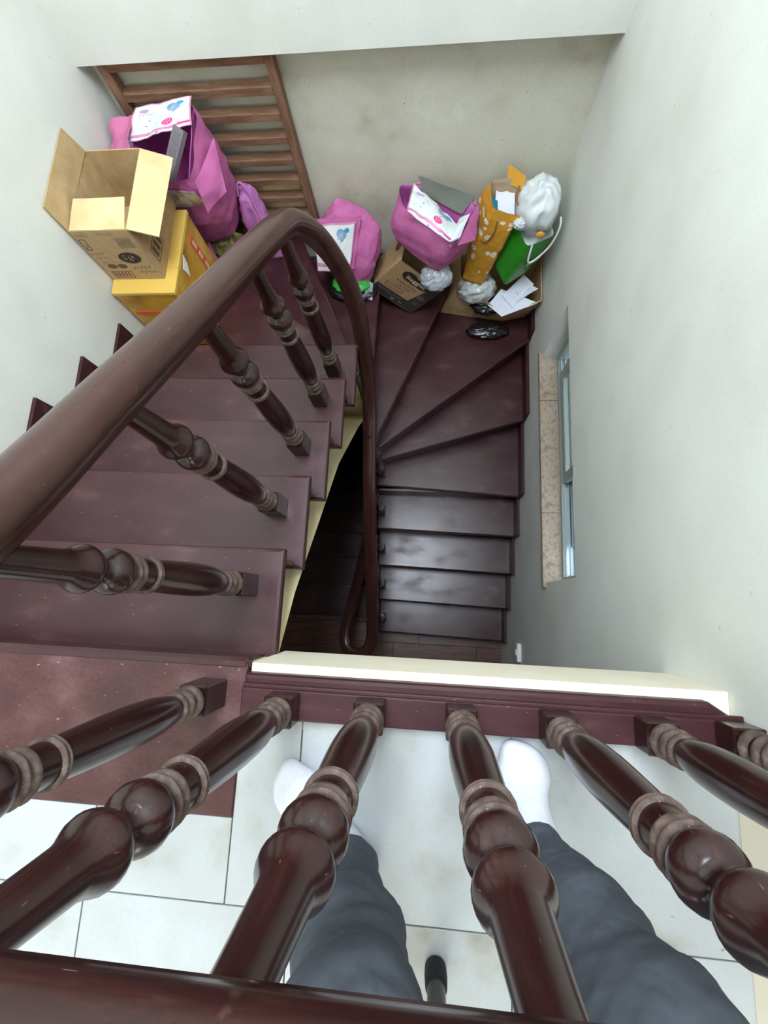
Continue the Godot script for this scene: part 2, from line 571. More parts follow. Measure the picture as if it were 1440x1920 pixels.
func materials() -> void:
	var wood := mottled(512, [[0.0, c8(55, 27, 31)], [0.45, c8(62, 32, 36)], [0.75, c8(68, 38, 41)], [1.0, c8(90, 62, 63)]], 0.008, 3, 5, 110, c8(176, 160, 150), 0.10)
	var wood2 := mottled(512, [[0.0, c8(34, 16, 15)], [0.5, c8(43, 20, 19)], [0.8, c8(54, 29, 27)], [1.0, c8(90, 68, 62)]], 0.012, 5, 5, 90, c8(150, 125, 112), 0.25)
	var dusty := mottled(256, [[0.0, c8(60, 42, 37)], [0.45, c8(84, 68, 62)], [0.75, c8(106, 93, 86)], [1.0, c8(132, 119, 111)]], 0.03, 11, 5, 60, c8(180, 170, 160), 0.3)
	var bumps := relief(256, 0.03, 21, 1.2)
	M.tread = tri_mat(wood, 0.44, Vector3(0.8, 1.6, 1.6), 0.52, bumps, 0.02)
	M.tread.roughness_texture = mottled(256, [[0.0, Color(1, 1, 1)], [0.25, Color(0.8, 0.8, 0.8)], [0.5, Color(0.68, 0.68, 0.68)], [1.0, Color(0.6, 0.6, 0.6)]], 0.012, 19, 5)
	M.tread_low = M.tread
	var wood3 := mottled(512, [[0.0, c8(46, 25, 21)], [0.5, c8(58, 32, 27)], [0.8, c8(66, 39, 33)], [1.0, c8(88, 62, 53)]], 0.006, 6, 4, 40, c8(170, 150, 136), 0.15)
	M.rail_near = tri_mat(wood2, 0.24, Vector3(0.7, 3.0, 3.0), 0.5)
	M.rail = tri_mat(wood3, 0.24, Vector3(3.0, 3.0, 0.7), 0.45)
	M.turned = tri_mat(wood2, 0.22, Vector3(4.0, 0.8, 4.0), 0.5)
	M.dusty = tri_mat(dusty, 0.6, Vector3(5, 5, 5), 0.3)
	M.base = tri_mat(wood, 0.45, Vector3(0.9, 3.0, 3.0), 0.35, bumps, 0.08)
	M.board = tri_mat(mottled(512, [[0.0, c8(60, 32, 33)], [0.5, c8(76, 42, 43)], [0.75, c8(88, 56, 57)], [1.0, c8(106, 80, 80)]], 0.01, 17, 5, 160, c8(190, 170, 165), 0.25), 0.4, Vector3(0.9, 2.0, 1.2), 0.5, bumps, 0.08)
	M.plank = tri_mat(mottled(256, [[0.0, c8(70, 42, 34)], [1.0, c8(116, 78, 64)]], 0.02, 23, 4, 0, Color.WHITE, 0.2), 0.35, Vector3(0.7, 2, 5), 0.5)
	var rough_wall := relief(512, 0.02, 31, 1.0)
	M.wall = tri_mat(mottled(512, [[0.0, c8(218, 219, 210)], [0.5, c8(226, 227, 219)], [1.0, c8(231, 232, 226)]], 0.006, 33, 4, 14, c8(170, 172, 162), 0.02), 0.75, Vector3.ONE * 0.7, 0.3, rough_wall, 0.1)
	M.back = tri_mat(mottled(512, [[0.0, c8(186, 180, 160)], [0.2, c8(202, 198, 180)], [0.4, c8(208, 206, 189)], [0.75, c8(212, 210, 194)], [1.0, c8(220, 219, 205)]], 0.007, 37, 5, 60, c8(130, 124, 112), 0.05), 0.8, Vector3.ONE * 0.8, 0.25, rough_wall, 0.2)
	M.cream = tri_mat(mottled(256, [[0.0, c8(222, 204, 158)], [1.0, c8(236, 220, 178)]], 0.012, 41, 3), 0.75, Vector3.ONE, 0.25)
	M.edge = tri_mat(mottled(256, [[0.0, c8(236, 226, 202)], [1.0, c8(244, 236, 216)]], 0.012, 43, 3), 0.75, Vector3.ONE, 0.25)
	M.concrete = plain(c8(120, 116, 108), 0.9, 0.2)
	M.grout = tri_mat(mottled(128, [[0.0, c8(70, 66, 62)], [1.0, c8(120, 114, 106)]], 0.05, 47, 3), 0.9, Vector3.ONE * 2)
	M.tiles = []
	for k in 3:
		M.tiles.append(tri_mat(mottled(512, [[0.0, c8(150, 147, 138)], [0.2, c8(174, 175, 171)], [0.4, c8(182, 186, 187)], [1.0, c8(191, 196, 199)]], 0.008, 51 + k, 5, 26, c8(120, 112, 102), 0.03), 0.28, Vector3.ONE * 0.9, 0.5))
	M.oldwood = tri_mat(mottled(256, [[0.0, c8(104, 74, 56)], [0.5, c8(128, 96, 76)], [1.0, c8(150, 120, 98)]], 0.02, 61, 4, 0, Color.WHITE, 0.2), 0.7, Vector3(0.8, 6, 6), 0.3)
	M.oldwood_up = tri_mat(M.oldwood.albedo_texture, 0.7, Vector3(6, 0.8, 6), 0.3)
	M.marble = tri_mat(mottled(256, [[0.0, c8(104, 86, 70)], [0.35, c8(142, 126, 108)], [0.6, c8(158, 146, 130)], [0.88, c8(150, 128, 102)], [1.0, c8(186, 142, 82)]], 0.025, 63, 5, 40, c8(110, 90, 76), 0.2), 0.5, Vector3.ONE * 3, 0.4)
	M.alu = plain(c8(150, 160, 156), 0.35, 0.6); M.alu.metallic = 0.35
	M.track = plain(c8(176, 186, 190), 0.3, 0.6); M.track.metallic = 0.4
	M.rubber = plain(c8(36, 36, 38), 0.6, 0.3)
	M.glass = plain(Color(0.62, 0.72, 0.68, 0.22), 0.04); M.glass.transparency = BaseMaterial3D.TRANSPARENCY_ALPHA
	var card_n := relief(256, 0.06, 71, 0.8)
	M.card = tri_mat(mottled(256, [[0.0, c8(178, 148, 106)], [0.5, c8(192, 163, 120)], [1.0, c8(200, 174, 134)]], 0.015, 73, 4, 30, c8(160, 130, 92), 0.06), 0.8, Vector3.ONE * 2, 0.25, card_n, 0.08)
	M.card_in = tri_mat(mottled(256, [[0.0, c8(206, 180, 130)], [0.6, c8(220, 197, 150)], [1.0, c8(228, 208, 164)]], 0.012, 75, 4, 20, c8(180, 150, 110), 0.05), 0.8, Vector3.ONE * 2, 0.25, card_n, 0.08)
	M.taped = tri_mat(mottled(256, [[0.0, c8(150, 100, 30)], [0.4, c8(190, 138, 48)], [0.7, c8(206, 160, 66)], [1.0, c8(222, 184, 92)]], 0.012, 77, 5, 0, Color.WHITE, 0.1), 0.3, Vector3(1.4, 1.4, 1.4), 0.5, card_n, 0.15)
	M.tape = plain(c8(222, 184, 92), 0.3, 0.4)
	M.brown_in = plain(c8(92, 70, 50), 0.85, 0.2)
	var cloth := relief(256, 0.09, 81, 1.4)
	M.pink = tri_mat(mottled(256, [[0.0, c8(176, 92, 142)], [0.5, c8(196, 108, 160)], [1.0, c8(208, 124, 175)]], 0.02, 83, 4, 0, Color.WHITE, 0.08), 0.85, Vector3.ONE * 2, 0.2, cloth, 0.25)
	M.lilac = tri_mat(mottled(256, [[0.0, c8(178, 106, 170)], [1.0, c8(204, 136, 196)]], 0.02, 85, 4, 0, Color.WHITE, 0.08), 0.8, Vector3.ONE * 2, 0.2, cloth, 0.3)
	M.pink_in = plain(c8(190, 96, 168), 0.8, 0.2)
	M.trim_pink = plain(c8(206, 120, 160), 0.7, 0.2)
	M.mesh_grey = tri_mat(mottled(256, [[0.0, c8(96, 100, 92)], [1.0, c8(126, 130, 120)]], 0.2, 87, 2), 0.8, Vector3.ONE * 3, 0.2)
	M.clear = plain(Color(0.86, 0.89, 0.93, 0.42), 0.12, 0.6); M.clear.transparency = BaseMaterial3D.TRANSPARENCY_ALPHA
	M.milky = tri_mat(mottled(256, [[0.0, c8(150, 154, 152)], [0.5, c8(196, 200, 198)], [1.0, c8(226, 229, 228)]], 0.03, 89, 4), 0.3, Vector3.ONE * 3, 0.5)
	M.white_bag = tri_mat(mottled(256, [[0.0, c8(206, 214, 214)], [1.0, c8(228, 234, 233)]], 0.02, 91, 3), 0.4, Vector3.ONE * 2, 0.5)
	M.green = tri_mat(mottled(256, [[0.0, c8(36, 138, 24)], [1.0, c8(52, 162, 34)]], 0.02, 93, 3), 0.4, Vector3.ONE * 2, 0.5)
	M.green_pack = plain(c8(54, 158, 62), 0.3, 0.5)
	M.black_film = tri_mat(mottled(128, [[0.0, c8(22, 20, 22)], [1.0, c8(40, 36, 38)]], 0.05, 95, 3), 0.25, Vector3.ONE * 3, 0.5)
	M.jar = tri_mat(mottled(128, [[0.0, c8(60, 50, 44)], [0.5, c8(120, 110, 70)], [1.0, c8(186, 176, 110)]], 0.03, 97, 3), 0.25, Vector3.ONE * 4, 0.5)
	M.film = tri_mat(mottled(128, [[0.0, c8(96, 84, 84)], [0.4, c8(150, 138, 134)], [0.6, c8(176, 164, 150)], [0.8, c8(170, 158, 96)], [1.0, c8(206, 198, 190)]], 0.03, 98, 3), 0.2, Vector3.ONE * 4, 0.5)
	M.ochre_in = plain(c8(176, 152, 128), 0.8, 0.2)
	M.cord_brown = plain(c8(140, 104, 70), 0.7, 0.2)
	M.cord_white = plain(c8(224, 226, 222), 0.6, 0.3)
	M.paper = plain(c8(226, 229, 240), 0.8, 0.2)
	M.orange = plain(c8(226, 104, 60), 0.5, 0.3)
	M.amber = plain(c8(228, 168, 66), 0.5, 0.3)
	M.blue = plain(c8(70, 66, 170), 0.4, 0.4)
	M.teal = plain(c8(40, 118, 140), 0.4, 0.4)
	M.grey_plastic = plain(c8(120, 112, 118), 0.35, 0.5)
	M.white_plastic = plain(c8(232, 233, 232), 0.35, 0.5)
	var twill := relief(256, 0.2, 99, 1.0)
	M.trousers = tri_mat(mottled(256, [[0.0, c8(80, 84, 92)], [1.0, c8(94, 98, 105)]], 0.05, 101, 3), 0.85, Vector3.ONE * 4, 0.2, twill, 0.12)
	M.sock = tri_mat(mottled(256, [[0.0, c8(218, 220, 232)], [1.0, c8(234, 236, 244)]], 0.05, 103, 3), 0.95, Vector3.ONE * 5, 0.1, twill, 0.3)

# ------------------------------------------------------------------ the view and the light
func view_and_light() -> void:
	var cam := Camera3D.new()
	cam.name = "camera"
	cam.fov = 95.86
	cam.near = 0.02
	cam.far = 40.0
	cam.transform = Transform3D(Basis(Vector3(0.9954, -0.0839, -0.0468), Vector3(-0.0301, 0.1901, -0.9813), Vector3(0.0912, 0.9782, 0.1867)).orthonormalized(), Vector3(0, 1.1, 0))
	add_child(cam)
	cam.current = true
	var e := Environment.new()
	e.background_mode = Environment.BG_SKY
	var sm := ProceduralSkyMaterial.new()
	sm.sky_top_color = c8(205, 222, 240); sm.sky_horizon_color = c8(226, 233, 240)
	sm.ground_horizon_color = c8(160, 165, 165); sm.ground_bottom_color = c8(120, 124, 122)
	sm.sky_energy_multiplier = 2.0
	sm.ground_energy_multiplier = 1.0
	var sk := Sky.new(); sk.sky_material = sm
	e.sky = sk
	e.ambient_light_source = Environment.AMBIENT_SOURCE_SKY
	e.tonemap_mode = Environment.TONE_MAPPER_LINEAR
	e.tonemap_exposure = 1.24
	e.sdfgi_enabled = true; e.ssao_enabled = true; e.ssil_enabled = true
	var we := WorldEnvironment.new(); we.name = "world"; we.environment = e
	add_child(we)
	# the frosted skylight above the well and the bright window of the landing behind the person
	area("skylight_glow", Vector3(-0.2, 2.56, -0.7), Vector3(0, -1, 0), Vector3(0, 0, -1), Vector2(0.8, 1.3), 7.0, c8(236, 245, 255))
	area("landing_window_glow", Vector3(-0.55, 1.55, 2.52), Vector3(0, -0.15, -1), Vector3.UP, Vector2(1.3, 1.3), 1.5, c8(255, 252, 244))

func area(called: String, at: Vector3, towards: Vector3, up: Vector3, size: Vector2, energy: float, col: Color) -> void:
	var l := AreaLight3D.new()
	l.name = called
	l.area_size = size
	l.light_energy = energy
	l.light_color = col
	l.shadow_enabled = true
	l.area_range = 12.0
	add_child(l)
	l.look_at_from_position(at, at + towards, up)

func glow(col: Color, k: float) -> StandardMaterial3D:
	var m := plain(c8(230, 232, 232), 0.6)
	m.emission_enabled = true; m.emission = col; m.emission_energy_multiplier = k
	return m

# ------------------------------------------------------------------ the building
func shell() -> void:
	var g := Geo.new()
	box(g, Vector3(XL - 0.2, -6.4, ZB - 0.2), Vector3(XL, 2.6, 2.8), 0.0)
	struct("wall_left", g, M.wall)
	g = Geo.new()
	box(g, Vector3(XL, -6.4, ZB - 0.2), Vector3(XW + 0.2, -0.26, ZB), 0.0)
	struct("wall_back", g, M.back)
	g = Geo.new()
	box(g, Vector3(XL, -0.27, ZB - 0.2), Vector3(XW + 0.2, 2.6, -2.04), 0.0)
	struct("trim_1", g, M.wall)
	# right wall round the window opening
	g = Geo.new()
	var z0 := -1.465; var z1 := -0.135; var y0 := -1.51; var y1 := -1.0
	box(g, Vector3(XW, -6.4, ZB), Vector3(XW + 0.2, y0, 2.8), 0.0)
	box(g, Vector3(XW, y1, ZB), Vector3(XW + 0.2, 2.6, 2.8), 0.0)
	box(g, Vector3(XW, y0, ZB), Vector3(XW + 0.2, y1, z0), 0.0)
	box(g, Vector3(XW, y0, z1), Vector3(XW + 0.2, y1, 2.8), 0.0)
	struct("wall_right", g, M.wall)
	# wall behind the person, with a window opening
	g = Geo.new()
	box(g, Vector3(XL, -6.4, 2.6), Vector3(XW, 0.9, 2.8), 0.0)
	box(g, Vector3(XL, 2.2, 2.6), Vector3(XW, 2.6, 2.8), 0.0)
	box(g, Vector3(XL, 0.9, 2.6), Vector3(-1.2, 2.2, 2.8), 0.0)
	box(g, Vector3(0.1, 0.9, 2.6), Vector3(XW, 2.2, 2.8), 0.0)
	struct("wall_front", g, M.wall)
	g = Geo.new()
	box(g, Vector3(-1.2, 0.9, 2.62), Vector3(0.1, 2.2, 2.64), 0.0)
	var wn := struct("window_2", g, glow(c8(255, 252, 246), 1.5))
	# ceiling with the skylight
	g = Geo.new()
	box(g, Vector3(XL - 0.2, 2.6, ZB - 0.2), Vector3(XW + 0.2, 2.8, -1.35), 0.0)
	box(g, Vector3(XL - 0.2, 2.6, -0.05), Vector3(XW + 0.2, 2.8, 2.8), 0.0)
	box(g, Vector3(XL - 0.2, 2.6, -1.35), Vector3(-0.6, 2.8, -0.05), 0.0)
	box(g, Vector3(0.2, 2.6, -1.35), Vector3(XW + 0.2, 2.8, -0.05), 0.0)
	struct("ceiling", g, M.wall)
	g = Geo.new()
	box(g, Vector3(-0.6, 2.6, -1.35), Vector3(0.2, 2.62, -0.05), 0.0)
	struct("window_3", g, glow(c8(205, 228, 255), 5.0))
	g = Geo.new()
	box(g, Vector3(XL - 0.2, -6.6, ZB - 0.2), Vector3(XW + 0.2, -6.4, 2.8), 0.0)
	struct("floor", g, M.concrete)
	landing_floor()
	lower_floor()
	window()
	g = Geo.new()
	box(g, Vector3(XW - 0.008, 0.0, 0.28), Vector3(XW, 0.085, 2.6), 0.002)
	struct("baseboard_right", g, M.edge)

func landing_floor() -> void:
	var f := struct_root("floor")
	var g := Geo.new()
	slab(g, PackedVector2Array([Vector2(-0.40, 0.16), Vector2(XW, 0.16), Vector2(XW, 2.6), Vector2(-0.40, 2.6)]), -0.28, -0.010, 0.004)
	slab(g, PackedVector2Array([Vector2(XL, 0.19), Vector2(-0.40, 0.19), Vector2(-0.40, 2.6), Vector2(XL, 2.6)]), -0.28, -0.010, 0.0)
	part("slab", g, M.edge, f)
	g = Geo.new()
	box(g, Vector3(XL, -0.0098, 0.3), Vector3(XW, -0.004, 2.6), 0.0)
	part("grout", g, M.grout, f)
	var xs := [-1.65, -1.188, -0.726, -0.264, 0.198, 0.66]
	var zs := [0.205, 0.657, 1.119, 1.581, 2.043, 2.505, 2.967]
	var k := 0
	for i in 5:
		for j in 6:
			var x0 := maxf(xs[i], XL) + 0.0015; var x1: float = xs[i + 1] - 0.0015
			var a: float = zs[j] + 0.0015; var b := minf(zs[j + 1], 2.6) - 0.0015
			if j == 0 and x1 < -0.41: a = 0.489
			if j == 0 and x0 < -0.41 and x1 > -0.41:
				g = Geo.new(); slab(g, rect(x0, -0.408, 0.489, b), -0.004, 0.0, 0.0012); part("tile", g, M.tiles[k % 3], f); x0 = -0.405
			g = Geo.new()
			slab(g, rect(x0, x1, a, b), -0.004, 0.0, 0.0012)
			part("tile", g, M.tiles[(k * 7 + 1) % 3], f)
			k += 1

func lower_floor() -> void:
	var f := struct_root("floor")
	var g := Geo.new()
	box(g, Vector3(XL, -PER - 0.28, 0.19), Vector3(XW, -PER - 0.012, 2.6), 0.0)
	part("slab", g, M.concrete, f)
	# planks, long side along x, joints staggered
	var z := 0.20
	var r := 0
	while z < 1.4:
		var zz := z + (0.155 if r > 0 else 0.158)
		var x: float = XL - [0.0, 0.22, 0.61, 0.4][r % 4]
		while x < XW:
			var x2: float = x + 0.71
			g = Geo.new()
			slab(g, rect(maxf(x, XL) + 0.001, minf(x2, XW) - 0.001, z + 0.001, zz - 0.001), -PER - 0.012, -PER, 0.002)
			if minf(x2, XW) - maxf(x, XL) > 0.02: part("plank", g, M.plank, f)
			x = x2
		z = zz
		r += 1

func window() -> void:
	var z0 := -1.465; var z1 := -0.135; var y0 := -1.51; var y1 := -1.0
	var w := struct_root("window_1")
	# stone sill in three pieces, standing a little proud of the wall
	var cuts := [-1.50, -1.19, -0.52, -0.105]
	for k in 3:
		var g := Geo.new()
		box(g, Vector3(XW - 0.018, y0 - 0.02, cuts[k] + 0.001), Vector3(XW + 0.11, y0 + 0.008, cuts[k + 1] - 0.001), 0.003)
		part("sill_slab", g, M.marble, w)
	var fx := XW + 0.085
	var bars := [[Vector3(fx, y0 + 0.008, z0), Vector3(fx + 0.085, y0 + 0.03, z1)], [Vector3(fx, y1 - 0.03, z0), Vector3(fx + 0.085, y1, z1)],
		[Vector3(fx, y0 + 0.03, z0), Vector3(fx + 0.085, y1 - 0.03, z0 + 0.03)], [Vector3(fx, y0 + 0.03, z1 - 0.03), Vector3(fx + 0.085, y1 - 0.03, z1)]]
	for b in bars:
		var g := Geo.new(); box(g, b[0], b[1], 0.002); part("frame_bar", g, M.alu, w)
	for x in [0.012, 0.036, 0.060]:
		var g := Geo.new(); box(g, Vector3(fx + x, y0 + 0.03, z0 + 0.03), Vector3(fx + x + 0.004, y0 + 0.045, z1 - 0.03), 0.001); part("track", g, M.track, w)
	sash(w, fx + 0.006, z0 + 0.12, -0.68, y0 + 0.04, y1 - 0.02)
	sash(w, fx + 0.042, z0 + 0.09, -0.33, y0 + 0.04, y1 - 0.02)
	var g2 := Geo.new()
	box(g2, Vector3(fx + 0.02, y0 + 0.031, -0.66), Vector3(fx + 0.04, y0 + 0.034, z1 - 0.04), 0.0)
	part("track_bed", g2, M.track, w)

func sash(w: Node3D, x: float, za: float, zb: float, ya: float, yb: float) -> void:
	for b in [[Vector3(x, ya, za), Vector3(x + 0.028, ya + 0.05, zb)], [Vector3(x, yb - 0.045, za), Vector3(x + 0.028, yb, zb)], [Vector3(x, ya + 0.05, za), Vector3(x + 0.028, yb - 0.045, za + 0.055)], [Vector3(x, ya + 0.05, zb - 0.055), Vector3(x + 0.028, yb - 0.045, zb)]]:
		var g := Geo.new(); box(g, b[0], b[1], 0.003); part("sash_bar", g, M.alu, w)
	var g := Geo.new()
	box(g, Vector3(x + 0.012, ya + 0.05, za + 0.055), Vector3(x + 0.016, yb - 0.045, zb - 0.055), 0.0)
	part("pane", g, M.glass, w)

# ------------------------------------------------------------------ stairs
const TH := 0.034
var N_IN := {5: Vector2(-0.375, -1.195), 6: Vector2(-0.388, -1.212), 7: Vector2(-0.392, -1.235), 8: Vector2(-0.345, -1.12), 9: Vector2(-0.335, -0.945), 10: Vector2(-0.345, -0.957), 11: Vector2(-0.360, -0.938), 12: Vector2(-0.366, -0.812)}
var N_OUT := {5: Vector2(-1.45, -1.195), 6: Vector2(-1.45, -1.947), 7: Vector2(-0.808, -2.14), 8: Vector2(-0.322, -2.14), 9: Vector2(0.157, -2.14), 10: Vector2(0.66, -1.753), 11: Vector2(0.66, -1.257), 12: Vector2(0.66, -0.752)}

func staircase(drop: float, label: String, last: int) -> void:
	var t := thing("staircase", label, "staircase", Vector3(-0.4, -drop - PER, 0.17))
	var o := Vector3(0, -drop, 0)
	# landing board, flush with the tiles, and its nosing
	if drop == 0.0:
		var lb := Geo.new()
		slab(lb, PackedVector2Array([Vector2(XL, 0.161), Vector2(-0.405, 0.161), Vector2(-0.408, 0.487), Vector2(XL, 0.487)]), -0.030, 0.003, 0.003)
		part("landing_board", lb, M.board, t)
		lb = Geo.new()
		box(lb, Vector3(XL, -0.034, 0.148), Vector3(-0.402, 0.005, 0.176), 0.008)
		part("nosing", lb, M.tread, t)
	else:
		var lb := Geo.new()
		box(lb, Vector3(XL, -drop - 0.034, 0.160), Vector3(-0.39, -drop + 0.002, 0.2), 0.006)
		part("nosing", lb, M.dusty, t)
	var xr := [-0.397, -0.397, -0.388, -0.374, -0.362, -0.349]
	for k in range(1, 6):
		var zf := 0.137 - G * k; var zb := zf + G + 0.045
		var g := Geo.new()
		slab(g, rect(XL + 0.012, xr[k], zf, zb if k > 1 else 0.177), -drop - R * k - TH, -drop - R * k, 0.010, 0.006)
		part("tread", g, M.tread, t)
		g = Geo.new()
		box(g, Vector3(XL + 0.012, -drop - R * k + (0.0), zf + G + 0.022), Vector3(xr[k] - 0.03, -drop - R * (k - 1) - TH, zf + G + 0.038), 0.0)
		part("riser", g, M.tread, t)
		# skirting board along the left wall
		g = Geo.new()
		box(g, Vector3(XL, -drop - R * k - 0.03, zf - 0.008), Vector3(XL + 0.014, -drop - R * k + 0.165, zf + G + 0.02), 0.002)
		part("skirting", g, M.base, t)
	# winders
	for k in range(6, mini(last, 12) + 1):
		var a: Vector2 = N_IN[k - 1]; var b: Vector2 = N_OUT[k - 1]; var c: Vector2 = N_OUT[k]; var d: Vector2 = N_IN[k]
		var e := (b - a).normalized()
		var q := Vector2(-e.y, e.x)
		if q.dot(c - b) > 0.0 or q.dot(d - a) > 0.02: q = -q
		var p := PackedVector2Array([a + q * 0.04, b + q * 0.04])
		if k == 7: p.append(Vector2(XL, ZB))
		if k == 10: p.append(Vector2(XW, ZB))
		p.append_array([c, d])
		var cl := PackedVector2Array()
		for w in p: cl.append(Vector2(clampf(w.x, XL + 0.001, XW - 0.001), maxf(w.y, ZB + 0.001)))
		var g := Geo.new()
		slab(g, cl, -drop - R * k - TH, -drop - R * k, 0.010, 0.006)
		part("tread", g, M.tread, t)
		g = Geo.new()
		var mid := (a + b) * 0.5 + q * 0.03
		obox(g, Transform3D(Basis(Vector3(e.x, 0, e.y), Vector3.UP, Vector3(-e.y, 0, e.x)), Vector3(mid.x, -drop - R * (k - 0.5) - TH * 0.5, mid.y)), Vector3((b - a).length() - 0.05, R - TH, 0.016), 0.0)
		part("riser", g, M.tread, t)
	for k in range(13, last + 1):
		var zf := -0.7535 + (k - 12) * 0.2605
		var s := 0.057 * 0
		var g := Geo.new()
		var p := PackedVector2Array([Vector2(-0.366, zf - 0.30 - 0.03), Vector2(XW - 0.002, zf - 0.30), Vector2(XW - 0.002, zf), Vector2(-0.366, zf - 0.03)])
		slab(g, p, -drop - R * k - TH, -drop - R * k, 0.010, 0.006)
		part("tread", g, M.tread, t)
		g = Geo.new()
		box(g, Vector3(-0.35, -drop - R * k, zf - 0.2605 - 0.045), Vector3(XW - 0.01, -drop - R * (k - 1) - TH, zf - 0.2605 - 0.03), 0.0)
		part("riser", g, M.tread, t)
	# skirting along the right wall, one step each
	var zz := [-2.14, -1.753, -1.257, -0.752]
	for k in range(10, last + 1):
		var a: float = zz[k - 10] if k < 13 else -0.752 + (k - 13) * 0.2605
		var b: float = zz[k - 9] if k < 13 else a + 0.2605
		var g := Geo.new()
		box(g, Vector3(XW - 0.022, -drop - R * k - 0.03, a - 0.01), Vector3(XW, -drop - R * k + 0.12, b + 0.004), 0.003)
		part("skirting", g, M.base, t)
	if last == 16:      # last riser down to the landing
		var g := Geo.new()
		box(g, Vector3(-0.35, -drop - PER, 0.24), Vector3(XW - 0.01, -drop - R * 16 - TH, 0.255), 0.0)
		part("riser", g, M.tread, t)
	# the plastered body under the first flight, its side open to the well
	var pl := PackedVector2Array([Vector2(0.19, -0.04), Vector2(0.16, -0.262), Vector2(-0.012, -0.377), Vector2(-0.256, -0.607), Vector2(-0.611, -0.94), Vector2(-0.985, -1.44), Vector2(-1.19, -1.75), Vector2(-1.19, -5 * R - TH)])
	for k in range(5, 0, -1):
		var zr := 0.137 - G * k + G + 0.03
		pl.append(Vector2(zr, -R * k - TH)); pl.append(Vector2(zr, -R * (k - 1) - TH))
	var moved := PackedVector2Array()
	for w in pl: moved.append(Vector2(w.x, w.y - drop))
	var gb := Geo.new()
	extrude_x(gb, moved, XL + 0.001, -0.412)
	part("plastered_side", gb, M.cream, t)
	if last == 16:
		gb = Geo.new()
		var pr := PackedVector2Array([Vector2(-0.78, -R * 13 - 0.05), Vector2(-0.78, -R * 12 - 0.5), Vector2(0.24, -PER - 0.3), Vector2(0.24, -R * 16 - TH)])
		for k in [16, 15, 14, 13]:
			var zr: float = -0.7535 + (k - 13) * 0.2605 - 0.046
			pr.append(Vector2(zr, -R * k - TH)); pr.append(Vector2(zr, -R * (k - 1) - TH))
		pr.remove_at(pr.size() - 1)
		moved = PackedVector2Array()
		for w in pr: moved.append(Vector2(w.x, w.y - drop))
		extrude_x(gb, moved, -0.352, XW - 0.003)
		part("plastered_side", gb, M.cream, t)

# turned baluster: foot is the y of its base, h its full height; block, shaft and rings are its pieces
var bal_mesh := {}

func baluster(parent: Node3D, at: Vector3, h: float, block := 0.06, turn := 0.0) -> void:
	var key := "%.3f %.3f" % [h, block]
	if not bal_mesh.has(key):
		var b := Geo.new()
		box(b, Vector3(-0.031, 0.0, -0.031), Vector3(0.031, block, 0.031), 0.003)
		var s := Geo.new()
		var B := block
		var k := (minf(h, 0.79) - B) / 0.66     # everything above the block keeps its proportions
		var prof := [[0.026, 0.0], [0.0235, 0.01], [0.0215, 0.026], [0.0225, 0.036], [0.0225, 0.058], [0.0245, 0.072], [0.0265, 0.082], [0.030, 0.102], [0.034, 0.135], [0.0355, 0.175], [0.0355, 0.215], [0.034, 0.26], [0.031, 0.32], [0.0285, 0.360],
			[0.0285, 0.378], [0.0275, 0.392], [0.0265, 0.410], [0.0275, 0.421], [0.0265, 0.430], [0.030, 0.437], [0.0358, 0.447], [0.0375, 0.456], [0.0355, 0.466], [0.029, 0.475], [0.0205, 0.481], [0.0185, 0.489], [0.0205, 0.496], [0.028, 0.503], [0.0335, 0.511], [0.0362, 0.520], [0.0352, 0.527], [0.0315, 0.535], [0.0275, 0.544], [0.025, 0.554], [0.0235, 0.58], [0.0215, 0.62], [0.0200, 0.66]]
		var pr := []
		for p in prof: pr.append([p[0], B + p[1] * k])
		pr.append([0.0198, h])
		var fine := []
		for i in pr.size() - 1:
			fine.append(pr[i]); fine.append([(pr[i][0] + pr[i + 1][0]) * 0.5, (pr[i][1] + pr[i + 1][1]) * 0.5])
		fine.append(pr[-1])
		lathe(s, fine)
		var rings := []
		for r in [[0.012, 0.0335, 0.011], [0.046, 0.0330, 0.011], [0.069, 0.0315, 0.007], [0.364, 0.0340, 0.0035], [0.372, 0.0345, 0.0035], [0.413, 0.0340, 0.009], [0.428, 0.0345, 0.005]]:
			var q := Geo.new()
			var y: float = B + r[0] * k; var w: float = r[2]; var rr: float = r[1]
			var pf := []
			for a in 9:
				var th := PI * a / 8.0
				pf.append([rr - 0.011 + 0.011 * sin(th), y - w * cos(th)])
			lathe(q, pf)
			rings.append(q.mesh())
		bal_mesh[key] = [b.mesh(), s.mesh(), rings]
	var d: Array = bal_mesh[key]
	var o := MeshInstance3D.new()
	o.name = "baluster"
	o.mesh = d[1]; o.material_override = M.turned
	parent.add_child(o, true)
	o.position = at - parent.position
	o.rotation.y = turn
	sub("block", d[0], M.turned, o)
	for q in d[2]: sub("ring", q, M.dusty, o)

func sub(called: String, mesh: Mesh, m: Material, parent: Node3D) -> void:
	var o := MeshInstance3D.new()
	o.name = called; o.mesh = mesh; o.material_override = m
	parent.add_child(o, true)

func rail_section(s := 1.0) -> PackedVector2Array:
	var half := [[0.0, 0.0], [0.020, 0.0], [0.023, 0.004], [0.023, 0.012], [0.027, 0.016], [0.034, 0.022], [0.0385, 0.034], [0.0385, 0.046], [0.034, 0.060], [0.025, 0.069], [0.013, 0.074], [0.0, 0.0755]]
	var o := PackedVector2Array()
	for p in half: o.append(Vector2(p[0], p[1]) * s)
	for i in range(half.size() - 2, 0, -1): o.append(Vector2(-half[i][0], half[i][1]) * s)
	return o

